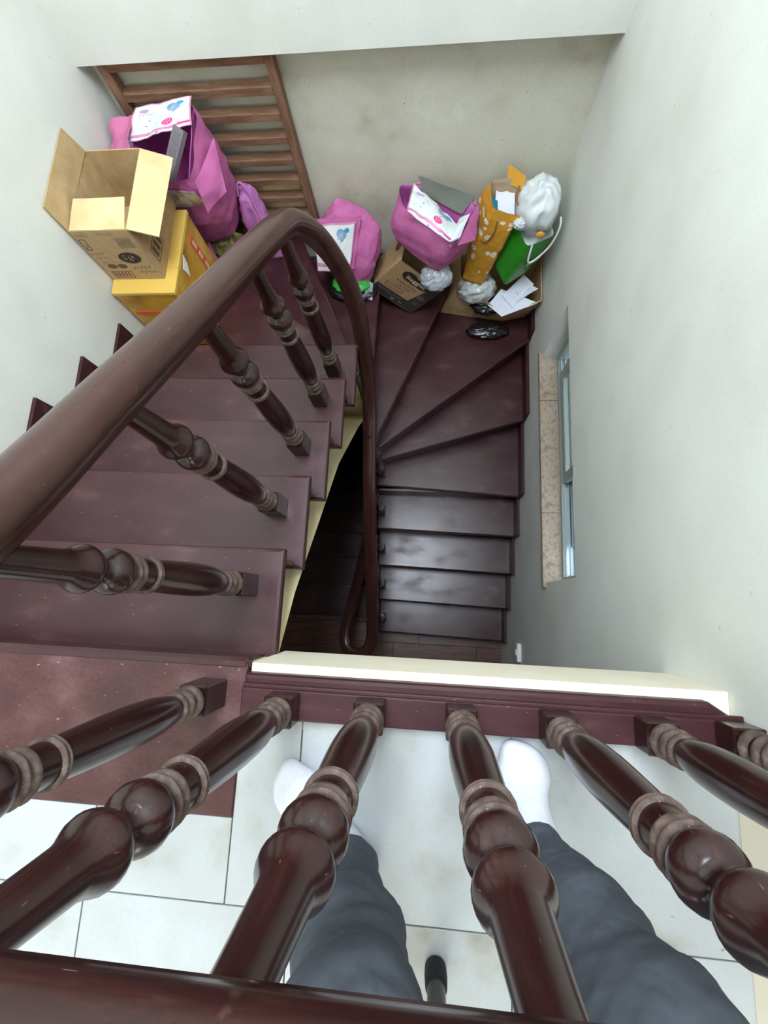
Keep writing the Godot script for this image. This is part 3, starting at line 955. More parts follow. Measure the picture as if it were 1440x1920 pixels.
func railings() -> void:
	# ---- balustrade of the landing
	var t := thing("balustrade", "dark turned-wood balustrade along the edge of the tiled landing, nearest the camera", "balustrade", Vector3(0.1, 0, 0.24))
	var g := Geo.new()
	slab(g, PackedVector2Array([Vector2(-0.40, 0.178), Vector2(0.60, 0.178), Vector2(XW - 0.002, 0.215), Vector2(XW - 0.002, 0.272), Vector2(-0.40, 0.272)]), -0.004, 0.030, 0.010)
	slab(g, PackedVector2Array([Vector2(-0.398, 0.196), Vector2(XW - 0.004, 0.20), Vector2(XW - 0.004, 0.270), Vector2(-0.398, 0.270)]), 0.030, 0.041, 0.004)
	slab(g, PackedVector2Array([Vector2(-0.396, 0.204), Vector2(XW - 0.006, 0.208), Vector2(XW - 0.006, 0.268), Vector2(-0.396, 0.268)]), 0.041, 0.050, 0.004)
	part("base_rail", g, M.base, t)
	baluster(t, Vector3(-0.480, 0.003, 0.228), 0.792, 0.105)
	for x in [-0.293, -0.105, 0.083, 0.276, 0.466, 0.622]:
		baluster(t, Vector3(x, 0.05, 0.238), 0.745)
	g = Geo.new()
	sweep(g, smooth_path([Vector3(XW - 0.002, 0.795, 0.238), Vector3(0.3, 0.795, 0.238), Vector3(0.0, 0.795, 0.238), Vector3(-0.3, 0.795, 0.238), Vector3(-0.39, 0.795, 0.236), Vector3(-0.455, 0.795, 0.215), Vector3(-0.488, 0.789, 0.165), Vector3(-0.495, 0.757, 0.10)], 6), rail_section())
	part("handrail", g, M.rail_near, t)
	# ---- railing that follows the stairs down
	t = thing("stair_railing", "dark wooden stair railing running down beside the treads and round the narrow well", "railing", Vector3(-0.45, -1.0, -0.5))
	var bx := [-0.495, -0.485, -0.472, -0.460, -0.452]
	var bz := [-0.024, -0.280, -0.548, -0.822, -1.050]
	for k in 5: baluster(t, Vector3(bx[k], -R * (k + 1), bz[k]), 0.820, 0.105)
	for k in [12, 13, 14, 15, 16]:
		baluster(t, Vector3(-0.333, -R * k, [-0.90, -0.65, -0.385, -0.125, 0.135][k - 12]), 0.820, 0.105)
	g = Geo.new()
	var path := [Vector3(-0.495, 0.759, 0.105), Vector3(-0.494, 0.614, -0.024), Vector3(-0.484, 0.436, -0.280), Vector3(-0.472, 0.256, -0.548), Vector3(-0.462, 0.079, -0.82), Vector3(-0.454, -0.066, -1.03), Vector3(-0.448, -0.156, -1.13), Vector3(-0.425, -0.326, -1.225), Vector3(-0.385, -0.576, -1.262), Vector3(-0.350, -0.826, -1.25), Vector3(-0.330, -1.086, -1.19), Vector3(-0.327, -1.296, -1.07), Vector3(-0.331, -1.421, -0.88), Vector3(-0.333, -1.526, -0.65), Vector3(-0.335, -1.701, -0.385), Vector3(-0.335, -1.878, -0.125), Vector3(-0.335, -2.056, 0.135),
		Vector3(-0.336, -2.116, 0.235), Vector3(-0.36, -2.136, 0.325), Vector3(-0.425, -2.146, 0.362), Vector3(-0.505, -2.156, 0.33), Vector3(-0.528, -2.181, 0.235), Vector3(-0.515, -2.296, 0.06), Vector3(-0.49, -2.466, -0.20), Vector3(-0.475, -2.646, -0.47), Vector3(-0.462, -2.826, -0.74), Vector3(-0.452, -3.016, -1.02)]
	sweep(g, smooth_path(path, 7), rail_section())
	part("handrail", g, M.rail, t)
	for d in [[Vector3(-0.463, 0.187, -0.765), 0.005], [Vector3(-0.470, 0.204, -0.742), 0.003], [Vector3(-0.456, 0.196, -0.752), 0.0025]]:
		part("paint_drip", lump(d[0], Vector3(d[1], d[1] * 0.6, d[1] * 1.6), 0.2, 2.0, 70.0), M.cord_white, t)

# ------------------------------------------------------------------ things in the corner
func slat_frame() -> void:
	var t := thing("slatted_frame", "brown wooden slatted frame leaning against the back wall", "frame", Vector3(-1.02, -1.246, -2.1))
	var zf := -2.062
	for x in [[-1.385, -1.348], [-0.690, -0.655]]:
		var g := Geo.new(); box(g, Vector3(x[0], -1.244, -2.118), Vector3(x[1], -0.285, zf), 0.003); part("stile", g, M.oldwood_up, t)
	var g := Geo.new(); box(g, Vector3(-1.348, -0.318, -2.112), Vector3(-0.690, -0.285, zf - 0.003), 0.003); part("top_rail", g, M.oldwood, t)
	for k in 8:
		var y := -0.412 - 0.107 * k
		g = Geo.new(); box(g, Vector3(-1.348, y - 0.024, -2.115), Vector3(-0.690, y + 0.012, zf - 0.006), 0.003); part("slat", g, M.oldwood, t)
	g = Geo.new()
	box(g, Vector3(-0.99, -1.2, -2.136), Vector3(-0.715, -0.87, -2.122), 0.002)
	var o := part(numbered("cardboard_sheet"), g, M.card_in, self)
	tag(o, "pale flattened cardboard standing behind the lowest slats", "cardboard")

func open_box() -> void:
	var x0 := -1.437; var x1 := -1.195; var y0 := -0.638; var y1 := -0.363; var z0 := -1.742; var z1 := -1.365
	var t := thing("cardboard_box", "open brown cardboard box with raised flaps, on top of the yellow taped box", "box", Vector3((x0 + x1) * 0.5, y0, (z0 + z1) * 0.5))
	var w := 0.005
	var im := grain_img(256, 292, c8(176, 148, 108), 0.06, 7)
	var ink := c8(74, 58, 44)
	strokes(im, 14, 16, 60, 16, 5, ink, 1); strokes(im, 110, 14, 90, 14, 6, c8(110, 92, 68), 2)
	frame_rect(im, Rect2i(8, 44, 30, 62), 4, ink); strokes(im, 12, 52, 22, 44, 2, ink, 3)
	strokes(im, 12, 120, 60, 18, 6, ink, 4); strokes(im, 14, 146, 70, 14, 6, c8(104, 84, 60), 5)
	im.fill_rect(Rect2i(170, 40, 74, 60), c8(146, 122, 88)); strokes(im, 176, 48, 62, 40, 5, c8(104, 84, 62), 6)
	disc(im, 172, 156, 50, 34, c8(52, 40, 34)); disc(im, 172, 156, 46, 30, c8(70, 54, 44), 0.0, 0.08)
	strokes(im, 142, 138, 60, 34, 3, c8(178, 150, 112), 9)
	strokes(im, 150, 208, 90, 20, 5, ink, 10); strokes(im, 170, 236, 74, 18, 4, ink, 12)
	disc(im, 56, 206, 22, 15, c8(96, 76, 56)); disc(im, 104, 206, 22, 15, c8(96, 76, 56))
	strokes(im, 30, 176, 90, 12, 7, ink, 13)
	frame_rect(im, Rect2i(26, 238, 96, 44), 4, ink)
	for k in 5: im.fill_rect(Rect2i(36 + k * 16, 246, 8, 28), ink)
	var front := picture(im, 0.8)
	var g := Geo.new(); sheet(g, [Vector3(x0, y0, z1), Vector3(x1, y0, z1), Vector3(x1, y1, z1), Vector3(x0, y1, z1)], 10, 10, w, 0.002, 5.0); part("front_wall", g, front, t)
	im = grain_img(384, 292, c8(172, 142, 100), 0.06, 8)
	frame_rect(im, Rect2i(150, 26, 190, 96), 5, ink); im.fill_rect(Rect2i(190, 40, 140, 68), c8(120, 96, 68)); im.fill_rect(Rect2i(160, 34, 20, 80), c8(150, 124, 88))
	frame_rect(im, Rect2i(40, 160, 110, 80), 5, ink)
	for k in 3: im.fill_rect(Rect2i(52 + k * 32, 172, 22, 56), c8(90, 70, 52))
	g = Geo.new(); sheet(g, [Vector3(x1, y0, z1), Vector3(x1, y0, z0), Vector3(x1, y1, z0), Vector3(x1, y1, z1)], 10, 10, w, 0.002, 5.0); part("side_wall", g, picture(im, 0.8), t)
	g = Geo.new(); sheet(g, [Vector3(x0, y0, z0), Vector3(x0, y0, z1), Vector3(x0, y1, z1), Vector3(x0, y1, z0)], 4, 4, w); part("side_wall", g, M.card, t)
	g = Geo.new(); sheet(g, [Vector3(x1, y0, z0), Vector3(x0, y0, z0), Vector3(x0, y1, z0), Vector3(x1, y1, z0)], 4, 4, w); part("back_wall", g, M.card, t)
	g = Geo.new(); box(g, Vector3(x0, y0, z0), Vector3(x1, y0 + w, z1), 0.001); part("bottom", g, M.card, t)
	# flaps: front folded in, right folded out and down, left against the wall, back hanging outside
	g = Geo.new(); sheet(g, [Vector3(x0 + 0.006, y1, z1), Vector3(x1 - 0.004, y1, z1), Vector3(x1 - 0.010, y1 + 0.022, z1 - 0.125), Vector3(x0 + 0.018, y1 + 0.022, z1 - 0.125)], 8, 5, w, 0.003, 8.0, 0.004); part("flap", g, M.card_in, t)
	g = Geo.new(); sheet(g, [Vector3(x1, y1, z1), Vector3(x1, y1, z0), Vector3(x1 + 0.112, y1 - 0.050, z0 - 0.004), Vector3(x1 + 0.100, y1 - 0.058, z1 - 0.015)], 8, 5, w, 0.003, 8.0, -0.004, 3.0); part("flap", g, M.card_in, t)
	g = Geo.new(); sheet(g, [Vector3(x0, y1, z1), Vector3(x0 + 0.004, y1, z0), Vector3(XL + 0.006, y1 + 0.112, z0 + 0.02), Vector3(XL + 0.006, y1 + 0.112, z1 - 0.002)], 8, 5, w, 0.002, 8.0); part("flap", g, M.card, t)
	g = Geo.new(); sheet(g, [Vector3(x0 + 0.01, y1, z0), Vector3(x1 - 0.01, y1, z0), Vector3(x1 - 0.02, y1 - 0.1, z0 - 0.02), Vector3(x0 + 0.02, y1 - 0.1, z0 - 0.02)], 6, 4, w, 0.002, 8.0); part("flap", g, M.card, t)

func taped_box() -> void:
	var t := thing("taped_box", "yellow-brown parcel box wrapped in shiny tape, under the open cardboard box", "box", Vector3(-1.285, -1.068, -1.51))
	var g := Geo.new()
	box(g, Vector3(-1.438, -1.066, -1.72), Vector3(-1.142, -0.641, -1.295), 0.006)
	part("carton", g, M.taped, t)
	g = Geo.new()
	box(g, Vector3(-1.4395, -0.66, -1.42), Vector3(-1.1405, -0.6395, -1.293), 0.003)
	box(g, Vector3(-1.2, -0.66, -1.721), Vector3(-1.14, -0.6385, -1.419), 0.002)
	part("tape_strip", g, M.tape, t)
	var im := blank(64, 256, c8(220, 96, 58))
	for k in 4:
		frame_rect(im, Rect2i(16, 16 + k * 60, 32, 36), 6, c8(240, 220, 200)); im.fill_rect(Rect2i(28, 20 + k * 60, 6, 30), c8(240, 220, 200))
	g = Geo.new(); sheet(g, [Vector3(-1.139, -0.98, -1.60), Vector3(-1.139, -0.98, -1.64), Vector3(-1.139, -0.70, -1.64), Vector3(-1.139, -0.70, -1.60)], 2, 6, 0.002); part("printed_tape", g, picture(im, 0.4), t)
	g = Geo.new(); sheet(g, [Vector3(-1.41, -0.80, -1.2925), Vector3(-1.24, -0.80, -1.2925), Vector3(-1.24, -0.77, -1.2925), Vector3(-1.41, -0.77, -1.2925)], 6, 2, 0.002); part("printed_tape", g, M.orange, t)
	g = Geo.new(); sheet(g, [Vector3(-1.139, -0.74, -1.45), Vector3(-1.139, -0.70, -1.49), Vector3(-1.139, -0.66, -1.50), Vector3(-1.139, -0.68, -1.44)], 3, 3, 0.002); part("torn_label", g, M.white_plastic, t)

func print_panel(kind: int) -> StandardMaterial3D:
	var im := grain_img(256, 256, c8(226, 230, 230), 0.02, 60 + kind)
	frame_rect(im, Rect2i(0, 0, 256, 256), 6, c8(206, 150, 180))
	# a blue-grey bird and a spotted balloon on a thread
	disc(im, 176, 52, 34, 24, c8(128, 164, 196), 0.5); disc(im, 208, 34, 16, 13, c8(60, 160, 206)); disc(im, 184, 78, 16, 10, c8(132, 170, 200), -0.8); disc(im, 170, 60, 14, 20, c8(164, 186, 212), 0.7)
	bar(im, 176, 86, 160, 140, 1.0, c8(130, 130, 150))
	disc(im, 156, 164, 22, 27, c8(222, 66, 140), 0.3)
	for k in 8: disc(im, 146 + (k % 3) * 10, 150 + (k / 3) * 13, 2.6, 2.6, c8(248, 210, 226))
	disc(im, 44, 40, 20, 12, c8(196, 160, 196)); strokes(im, 24, 58, 70, 14, 6, c8(150, 128, 170), 31 + kind); strokes(im, 24, 84, 60, 6, 9, c8(170, 176, 186), 33 + kind)
	disc(im, 70, 112, 5, 5, c8(120, 150, 170)); disc(im, 60, 150, 4, 4, c8(120, 150, 170)); disc(im, 92, 96, 26, 16, c8(218, 226, 226))
	im.fill_rect(Rect2i(0, 206, 256, 22), c8(216, 128, 172)); strokes(im, 20, 210, 130, 12, 14, c8(240, 214, 230), 35 + kind); im.fill_rect(Rect2i(204, 208, 46, 18), c8(214, 76, 140))
	disc(im, 120, 240, 6, 9, c8(150, 140, 180), 0.4)
	return picture(im, 0.35)

func corner_bags() -> void:
	# ---- big pink tote behind the boxes
	var t := thing("tote_bag", "big pink fabric tote gaping open behind the cardboard boxes in the left corner", "bag", Vector3(-1.2, -1.02, -1.95))
	var b := bag([[Vector3(-1.30, -1.02, -1.87), Vector3(-1.085, -1.00, -1.90), Vector3(-1.06, -1.0, -2.04), Vector3(-1.30, -1.02, -2.04)],
		[Vector3(-1.33, -0.80, -1.79), Vector3(-1.03, -0.82, -1.81), Vector3(-0.985, -0.80, -2.045), Vector3(-1.33, -0.82, -2.05)],
		[Vector3(-1.33, -0.62, -1.76), Vector3(-1.02, -0.64, -1.76), Vector3(-0.965, -0.60, -2.03), Vector3(-1.35, -0.62, -2.05)],
		[Vector3(-1.30, -0.50, -1.755), Vector3(-1.06, -0.53, -1.735), Vector3(-0.975, -0.345, -1.975), Vector3(-1.335, -0.43, -2.02)]], 0.5, 0.012, 11.0, 0.97)
	part("body", b[0], M.pink, t); part("lining", b[1], M.pink_in, t)
	var g := Geo.new(); sheet(g, [Vector3(-1.345, -0.475, -1.905), Vector3(-1.02, -0.405, -1.90), Vector3(-1.0, -0.34, -1.965), Vector3(-1.29, -0.415, -2.015)], 16, 8, 0.004, 0.016, 9.0, -0.012)
	part("printed_panel", g, print_panel(1), t)
	g = Geo.new(); sheet(g, [Vector3(-1.44, -0.50, -1.90), Vector3(-1.33, -0.47, -1.85), Vector3(-1.31, -0.42, -1.99), Vector3(-1.42, -0.44, -1.99)], 8, 6, 0.004, 0.02, 14.0); part("loose_edge", g, M.trim_pink, t)
	g = Geo.new(); sheet(g, [Vector3(-1.06, -0.675, -1.738), Vector3(-0.955, -0.63, -1.80), Vector3(-0.955, -0.47, -1.91), Vector3(-1.05, -0.535, -1.750)], 10, 10, 0.004, 0.010, 10.0, 0.02); part("cuff", g, M.pink, t)
	g = Geo.new(); sheet(g, [Vector3(-1.11, -0.70, -1.81), Vector3(-1.06, -0.66, -1.97), Vector3(-1.012, -0.385, -1.955), Vector3(-1.085, -0.545, -1.775)], 8, 8, 0.004, 0.006, 10.0); part("lining_side", g, M.pink_in, t)
	g = Geo.new(); sheet(g, [Vector3(-1.24, -0.65, -1.748), Vector3(-1.045, -0.64, -1.742), Vector3(-1.065, -0.56, -1.730), Vector3(-1.24, -0.55, -1.742)], 12, 6, 0.003, 0.006, 16.0, 0.006); part("clear_window", g, M.film, t)
	# what sticks out of it
	g = Geo.new()
	var bt := Transform3D(Basis.looking_at(Vector3(0.09, 0.10, -0.12), Vector3(-0.3, 0.8, 0.4)), Vector3(-1.125, -0.475, -1.835))
	obox(g, bt, Vector3(0.062, 0.03, 0.20), 0.004)
	for k in 9: obox(g, bt * Transform3D(Basis(), Vector3(0.008, 0.016, -0.08 + k * 0.012)), Vector3(0.04, 0.004, 0.005), 0.001)
	var o := part(numbered("comb_case"), g, M.grey_plastic, self)
	tag(o, "grey ribbed plastic case sticking out of the big pink tote", "case")
	o = part(numbered("blue_pack"), lump(Vector3(-1.185, -0.50, -1.82), Vector3(0.03, 0.03, 0.035), 0.2, 2.0, 4.0), M.blue, self)
	tag(o, "small dark blue pack inside the big pink tote", "pack")
	# ---- lilac bag beside it
	t = thing("lilac_bag", "small lilac fabric bag squeezed between the big pink tote and the slatted frame", "bag", Vector3(-0.95, -1.246, -2.0))
	b = bag([[Vector3(-1.05, -1.24, -1.96), Vector3(-0.87, -1.24, -1.95), Vector3(-0.86, -1.24, -2.05), Vector3(-1.05, -1.24, -2.05)], [Vector3(-1.04, -1.02, -1.955), Vector3(-0.90, -1.02, -1.945), Vector3(-0.89, -1.0, -2.05), Vector3(-1.04, -1.0, -2.05)], [Vector3(-1.01, -0.84, -1.97), Vector3(-0.93, -0.85, -1.96), Vector3(-0.93, -0.82, -2.05), Vector3(-1.01, -0.82, -2.05)]], 0.6, 0.016, 16.0, 0.3, 48, 8, true, 5.0)
	part("body", b[0], M.lilac, t)
	g = Geo.new(); tube(g, [Vector3(-1.0, -0.83, -1.98), Vector3(-0.98, -0.77, -1.99), Vector3(-0.95, -0.77, -1.98), Vector3(-0.93, -0.84, -1.965), Vector3(-0.915, -0.95, -1.945)], 0.006); part("handle", g, M.lilac, t)
	# ---- clear bag of jars under the tote
	t = thing("jar_bag", "clear plastic bag with a greenish jar, below the big pink tote", "bag", Vector3(-1.17, -1.246, -1.93))
	part("bag", lump(Vector3(-1.17, -1.135, -1.945), Vector3(0.11, 0.105, 0.085), 0.25, 2.2, 9.0), M.jar, t)
	g = Geo.new(); tube(g, [Vector3(-1.25, -1.04, -1.90), Vector3(-1.235, -1.10, -1.855), Vector3(-1.215, -1.17, -1.85)], 0.012); part("strap", g, M.pink, t)

func wall_bags() -> void:
	# ---- folded pink tote with the white panel
	var t := thing("pink_tote", "folded pink tote with a white printed front panel, just past the handrail bend", "bag", Vector3(-0.5, -1.30, -1.97))
	var b := bag([[Vector3(-0.60, -1.31, -1.87), Vector3(-0.385, -1.36, -1.845), Vector3(-0.34, -1.30, -2.02), Vector3(-0.62, -1.28, -2.08)],
		[Vector3(-0.64, -1.16, -1.89), Vector3(-0.345, -1.22, -1.85), Vector3(-0.28, -1.16, -2.02), Vector3(-0.66, -1.12, -2.11)],
		[Vector3(-0.60, -1.04, -1.94), Vector3(-0.34, -1.10, -1.90), Vector3(-0.29, -1.08, -2.03), Vector3(-0.60, -1.02, -2.12)],
		[Vector3(-0.545, -0.985, -2.0), Vector3(-0.40, -1.02, -1.97), Vector3(-0.36, -1.02, -2.06), Vector3(-0.54, -0.98, -2.11)]], 0.55, 0.014, 9.0, 0.3, 56, 8, true, 12.0)
	part("body", b[0], M.pink, t)
	var g := Geo.new(); sheet(g, [Vector3(-0.66, -1.20, -1.838), Vector3(-0.475, -1.20, -1.822), Vector3(-0.415, -0.97, -1.94), Vector3(-0.64, -0.97, -1.925)], 14, 14, 0.010, 0.008, 9.0, 0.012); part("printed_panel", g, print_panel(2), t)
	g = Geo.new(); sheet(g, [Vector3(-0.65, -1.19, -1.86), Vector3(-0.452, -1.20, -1.845), Vector3(-0.388, -0.975, -1.975), Vector3(-0.63, -0.965, -1.955)], 10, 10, 0.014, 0.010, 10.0, 0.010, 2.0); part("folded_side", g, M.pink, t)
	# ---- green pack on a black tray below it
	t = thing("green_pack", "bright green domed plastic pack on a black base, under the folded pink tote", "pack", Vector3(-0.50, -1.424, -1.87))
	part("pack", lump(Vector3(-0.49, -1.345, -1.865), Vector3(0.115, 0.032, 0.075), 0.10, 2.0, 14.0), M.green_pack, t)
	g = Geo.new(); lathe(g, [[0.0, 0.0], [0.020, 0.0], [0.026, -0.012]], Vector3(-0.485, -1.307, -1.86), 20); part("cap", g, M.green_pack, t)
	part("tray", lump(Vector3(-0.49, -1.395, -1.865), Vector3(0.15, 0.028, 0.09), 0.12, 2.5, 15.0), M.black_film, t)
	g = Geo.new(); sheet(g, [Vector3(-0.41, -1.40, -1.80), Vector3(-0.37, -1.42, -1.80), Vector3(-0.36, -1.34, -1.86), Vector3(-0.41, -1.33, -1.86)], 6, 6, 0.003, 0.012, 20.0); part("wrapper_end", g, M.clear, t)
	carton_tilted()
	# ---- pink tote lying on the tilted carton
	t = thing("pink_tote", "pink tote lying open on the tilted printed carton, with printed cloth and grey net inside", "bag", Vector3(-0.02, -1.10, -1.9))
	b = bag([[Vector3(-0.235, -1.03, -1.90), Vector3(0.02, -1.15, -1.765), Vector3(0.185, -1.10, -1.87), Vector3(-0.10, -1.06, -2.08)],
		[Vector3(-0.245, -0.94, -1.90), Vector3(0.055, -1.04, -1.735), Vector3(0.205, -1.0, -1.87), Vector3(-0.17, -0.98, -2.10)],
		[Vector3(-0.16, -0.835, -1.88), Vector3(0.105, -0.91, -1.725), Vector3(0.215, -0.89, -1.95), Vector3(-0.19, -0.88, -2.085)]], 0.38, 0.008, 9.0, 0.95, 56, 9, false, 20.0)
	part("body", b[0], M.pink, t); part("lining", b[1], M.pink_in, t)
	g = Geo.new(); sheet(g, [Vector3(-0.145, -0.862, -1.885), Vector3(0.085, -0.925, -1.745), Vector3(0.115, -0.95, -1.885), Vector3(-0.115, -0.868, -2.05)], 16, 10, 0.012, 0.016, 12.0, 0.02, 5.0); part("printed_cloth", g, print_panel(3), t)
	g = Geo.new(); sheet(g, [Vector3(0.07, -0.925, -1.76), Vector3(0.125, -0.93, -1.79), Vector3(0.17, -0.90, -1.90), Vector3(0.12, -0.93, -1.90)], 6, 8, 0.012, 0.010, 15.0, 0.01, 8.0); part("cloth_fold", g, M.white_bag, t)
	g = Geo.new(); sheet(g, [Vector3(-0.06, -0.905, -2.025), Vector3(0.135, -0.925, -1.925), Vector3(0.192, -0.862, -1.965), Vector3(-0.09, -0.842, -2.075)], 14, 8, 0.003, 0.012, 9.0, -0.008, 9.0); part("net_pocket", g, M.mesh_grey, t)
	g = Geo.new(); sheet(g, [Vector3(0.115, -0.925, -1.745), Vector3(0.205, -0.99, -1.83), Vector3(0.215, -0.885, -1.95), Vector3(0.17, -0.90, -1.87)], 8, 8, 0.004, 0.006, 10.0, 0.0, 4.0); part("side_flap", g, M.pink, t)
	g = Geo.new(); tube(g, [Vector3(-0.10, -0.87, -2.06), Vector3(-0.02, -0.885, -2.06), Vector3(0.04, -0.93, -2.02), Vector3(0.11, -0.93, -2.0), Vector3(0.17, -0.90, -2.01), Vector3(0.20, -0.90, -1.95)], 0.006); part("handle", g, M.trim_pink, t)
	var o := part(numbered("clear_bag"), lump(Vector3(0.015, -1.22, -1.80), Vector3(0.085, 0.065, 0.07), 0.30, 1.9, 30.0, true), M.clear, self)
	tag(o, "crumpled clear plastic bag in the mouth of the tilted printed carton", "plastic bag")
	big_carton()
	ochre_bag()
	green_bag()

func carton_tilted() -> void:
	var P := Vector3(-0.385, -1.424, -1.89)
	var e1 := Vector3(0.245, -0.176, 0.06); var e2 := Vector3(0.200, 0.232, 0.005); var e3 := Vector3(0.14, -0.13, -0.98) * 0.22
	P += Vector3(0, 0.004, 0)
	var t := thing("printed_carton", "brown carton with a dark band and printed lettering, tipped over the edge of a winder", "box", Vector3(-0.25, -1.5, -1.95))
	var im := grain_img(320, 300, c8(158, 128, 92), 0.05, 17)
	var ink := c8(40, 28, 26)
	disc(im, 120, 62, 54, 36, ink, 0.1); disc(im, 212, 66, 56, 34, ink, -0.05); disc(im, 166, 72, 50, 30, ink)
	strokes(im, 70, 116, 150, 24, 7, ink, 41); strokes(im, 90, 146, 110, 20, 5, ink, 42)
	frame_rect(im, Rect2i(36, 176, 130, 34), 4, c8(84, 64, 50)); strokes(im, 44, 184, 112, 18, 9, c8(92, 70, 54), 43)
	for y in range(224, 300): im.fill_rect(Rect2i(0, y, 320, 1), c8(46, 40, 38))
	for y in 300:
		var x := 270 - int((y - 40) * 0.22)
		im.fill_rect(Rect2i(clampi(x, 0, 319), y, 320, 1), c8(52, 44, 42))
	strokes(im, 20, 236, 180, 22, 12, c8(126, 112, 100), 44)
	disc(im, 150, 276, 16, 9, c8(120, 112, 106)); disc(im, 206, 272, 16, 9, c8(110, 90, 86)); disc(im, 272, 150, 30, 18, c8(84, 80, 74)); disc(im, 280, 210, 24, 20, c8(70, 62, 58))
	var g := Geo.new(); sheet(g, [P, P + e1, P + e1 + e2, P + e2], 10, 10, 0.005, 0.003, 6.0)
	var f := part("front_wall", g, picture(im, 0.7), t)
	im = grain_img(256, 300, c8(186, 152, 112), 0.05, 18)
	disc(im, 70, 60, 50, 32, c8(70, 40, 38)); strokes(im, 40, 46, 60, 26, 4, c8(170, 140, 110), 45); strokes(im, 160, 50, 60, 50, 4, c8(120, 96, 74), 46)
	g = Geo.new(); sheet(g, [P + e3, P, P + e2, P + e2 + e3], 8, 8, 0.005, 0.003, 6.0, 0.0, 3.0); part("side_wall", g, picture(im, 0.8), t)
	g = Geo.new(); sheet(g, [P + e1, P + e1 + e3, P + e1 + e2 + e3, P + e1 + e2], 6, 6, 0.005); part("side_wall", g, M.card, t)
	g = Geo.new(); sheet(g, [P + e1 + e3, P + e3, P + e3 + e2, P + e1 + e3 + e2], 6, 6, 0.005); part("back_wall", g, M.card, t)
	g = Geo.new(); sheet(g, [P, P + e3, P + e3 + e1, P + e1], 4, 4, 0.005); part("bottom", g, M.card, t)
	# the white lettering on the dark oval
	var tm := TextMesh.new()
	var sf := SystemFont.new(); sf.font_names = PackedStringArray(["Droid Sans"]); sf.font_weight = 700
	tm.font = sf; tm.text = "Huggies"; tm.font_size = 16; tm.pixel_size = 0.0022; tm.depth = 0.0012
	var o := MeshInstance3D.new(); o.name = "lettering"; o.mesh = tm; o.material_override = plain(c8(196, 176, 150), 0.7)
	f.add_child(o, true)
	var nx := e1.normalized(); var nz := e1.cross(e2).normalized(); var ny := nz.cross(nx)
	o.transform = Transform3D(Basis(nx, ny, nz), P - t.position + e1 * 0.53 + e2 * 0.78 + nz * 0.006)
	f.position = -t.position
	o.position = P + e1 * 0.53 + e2 * 0.775 + nz * 0.006

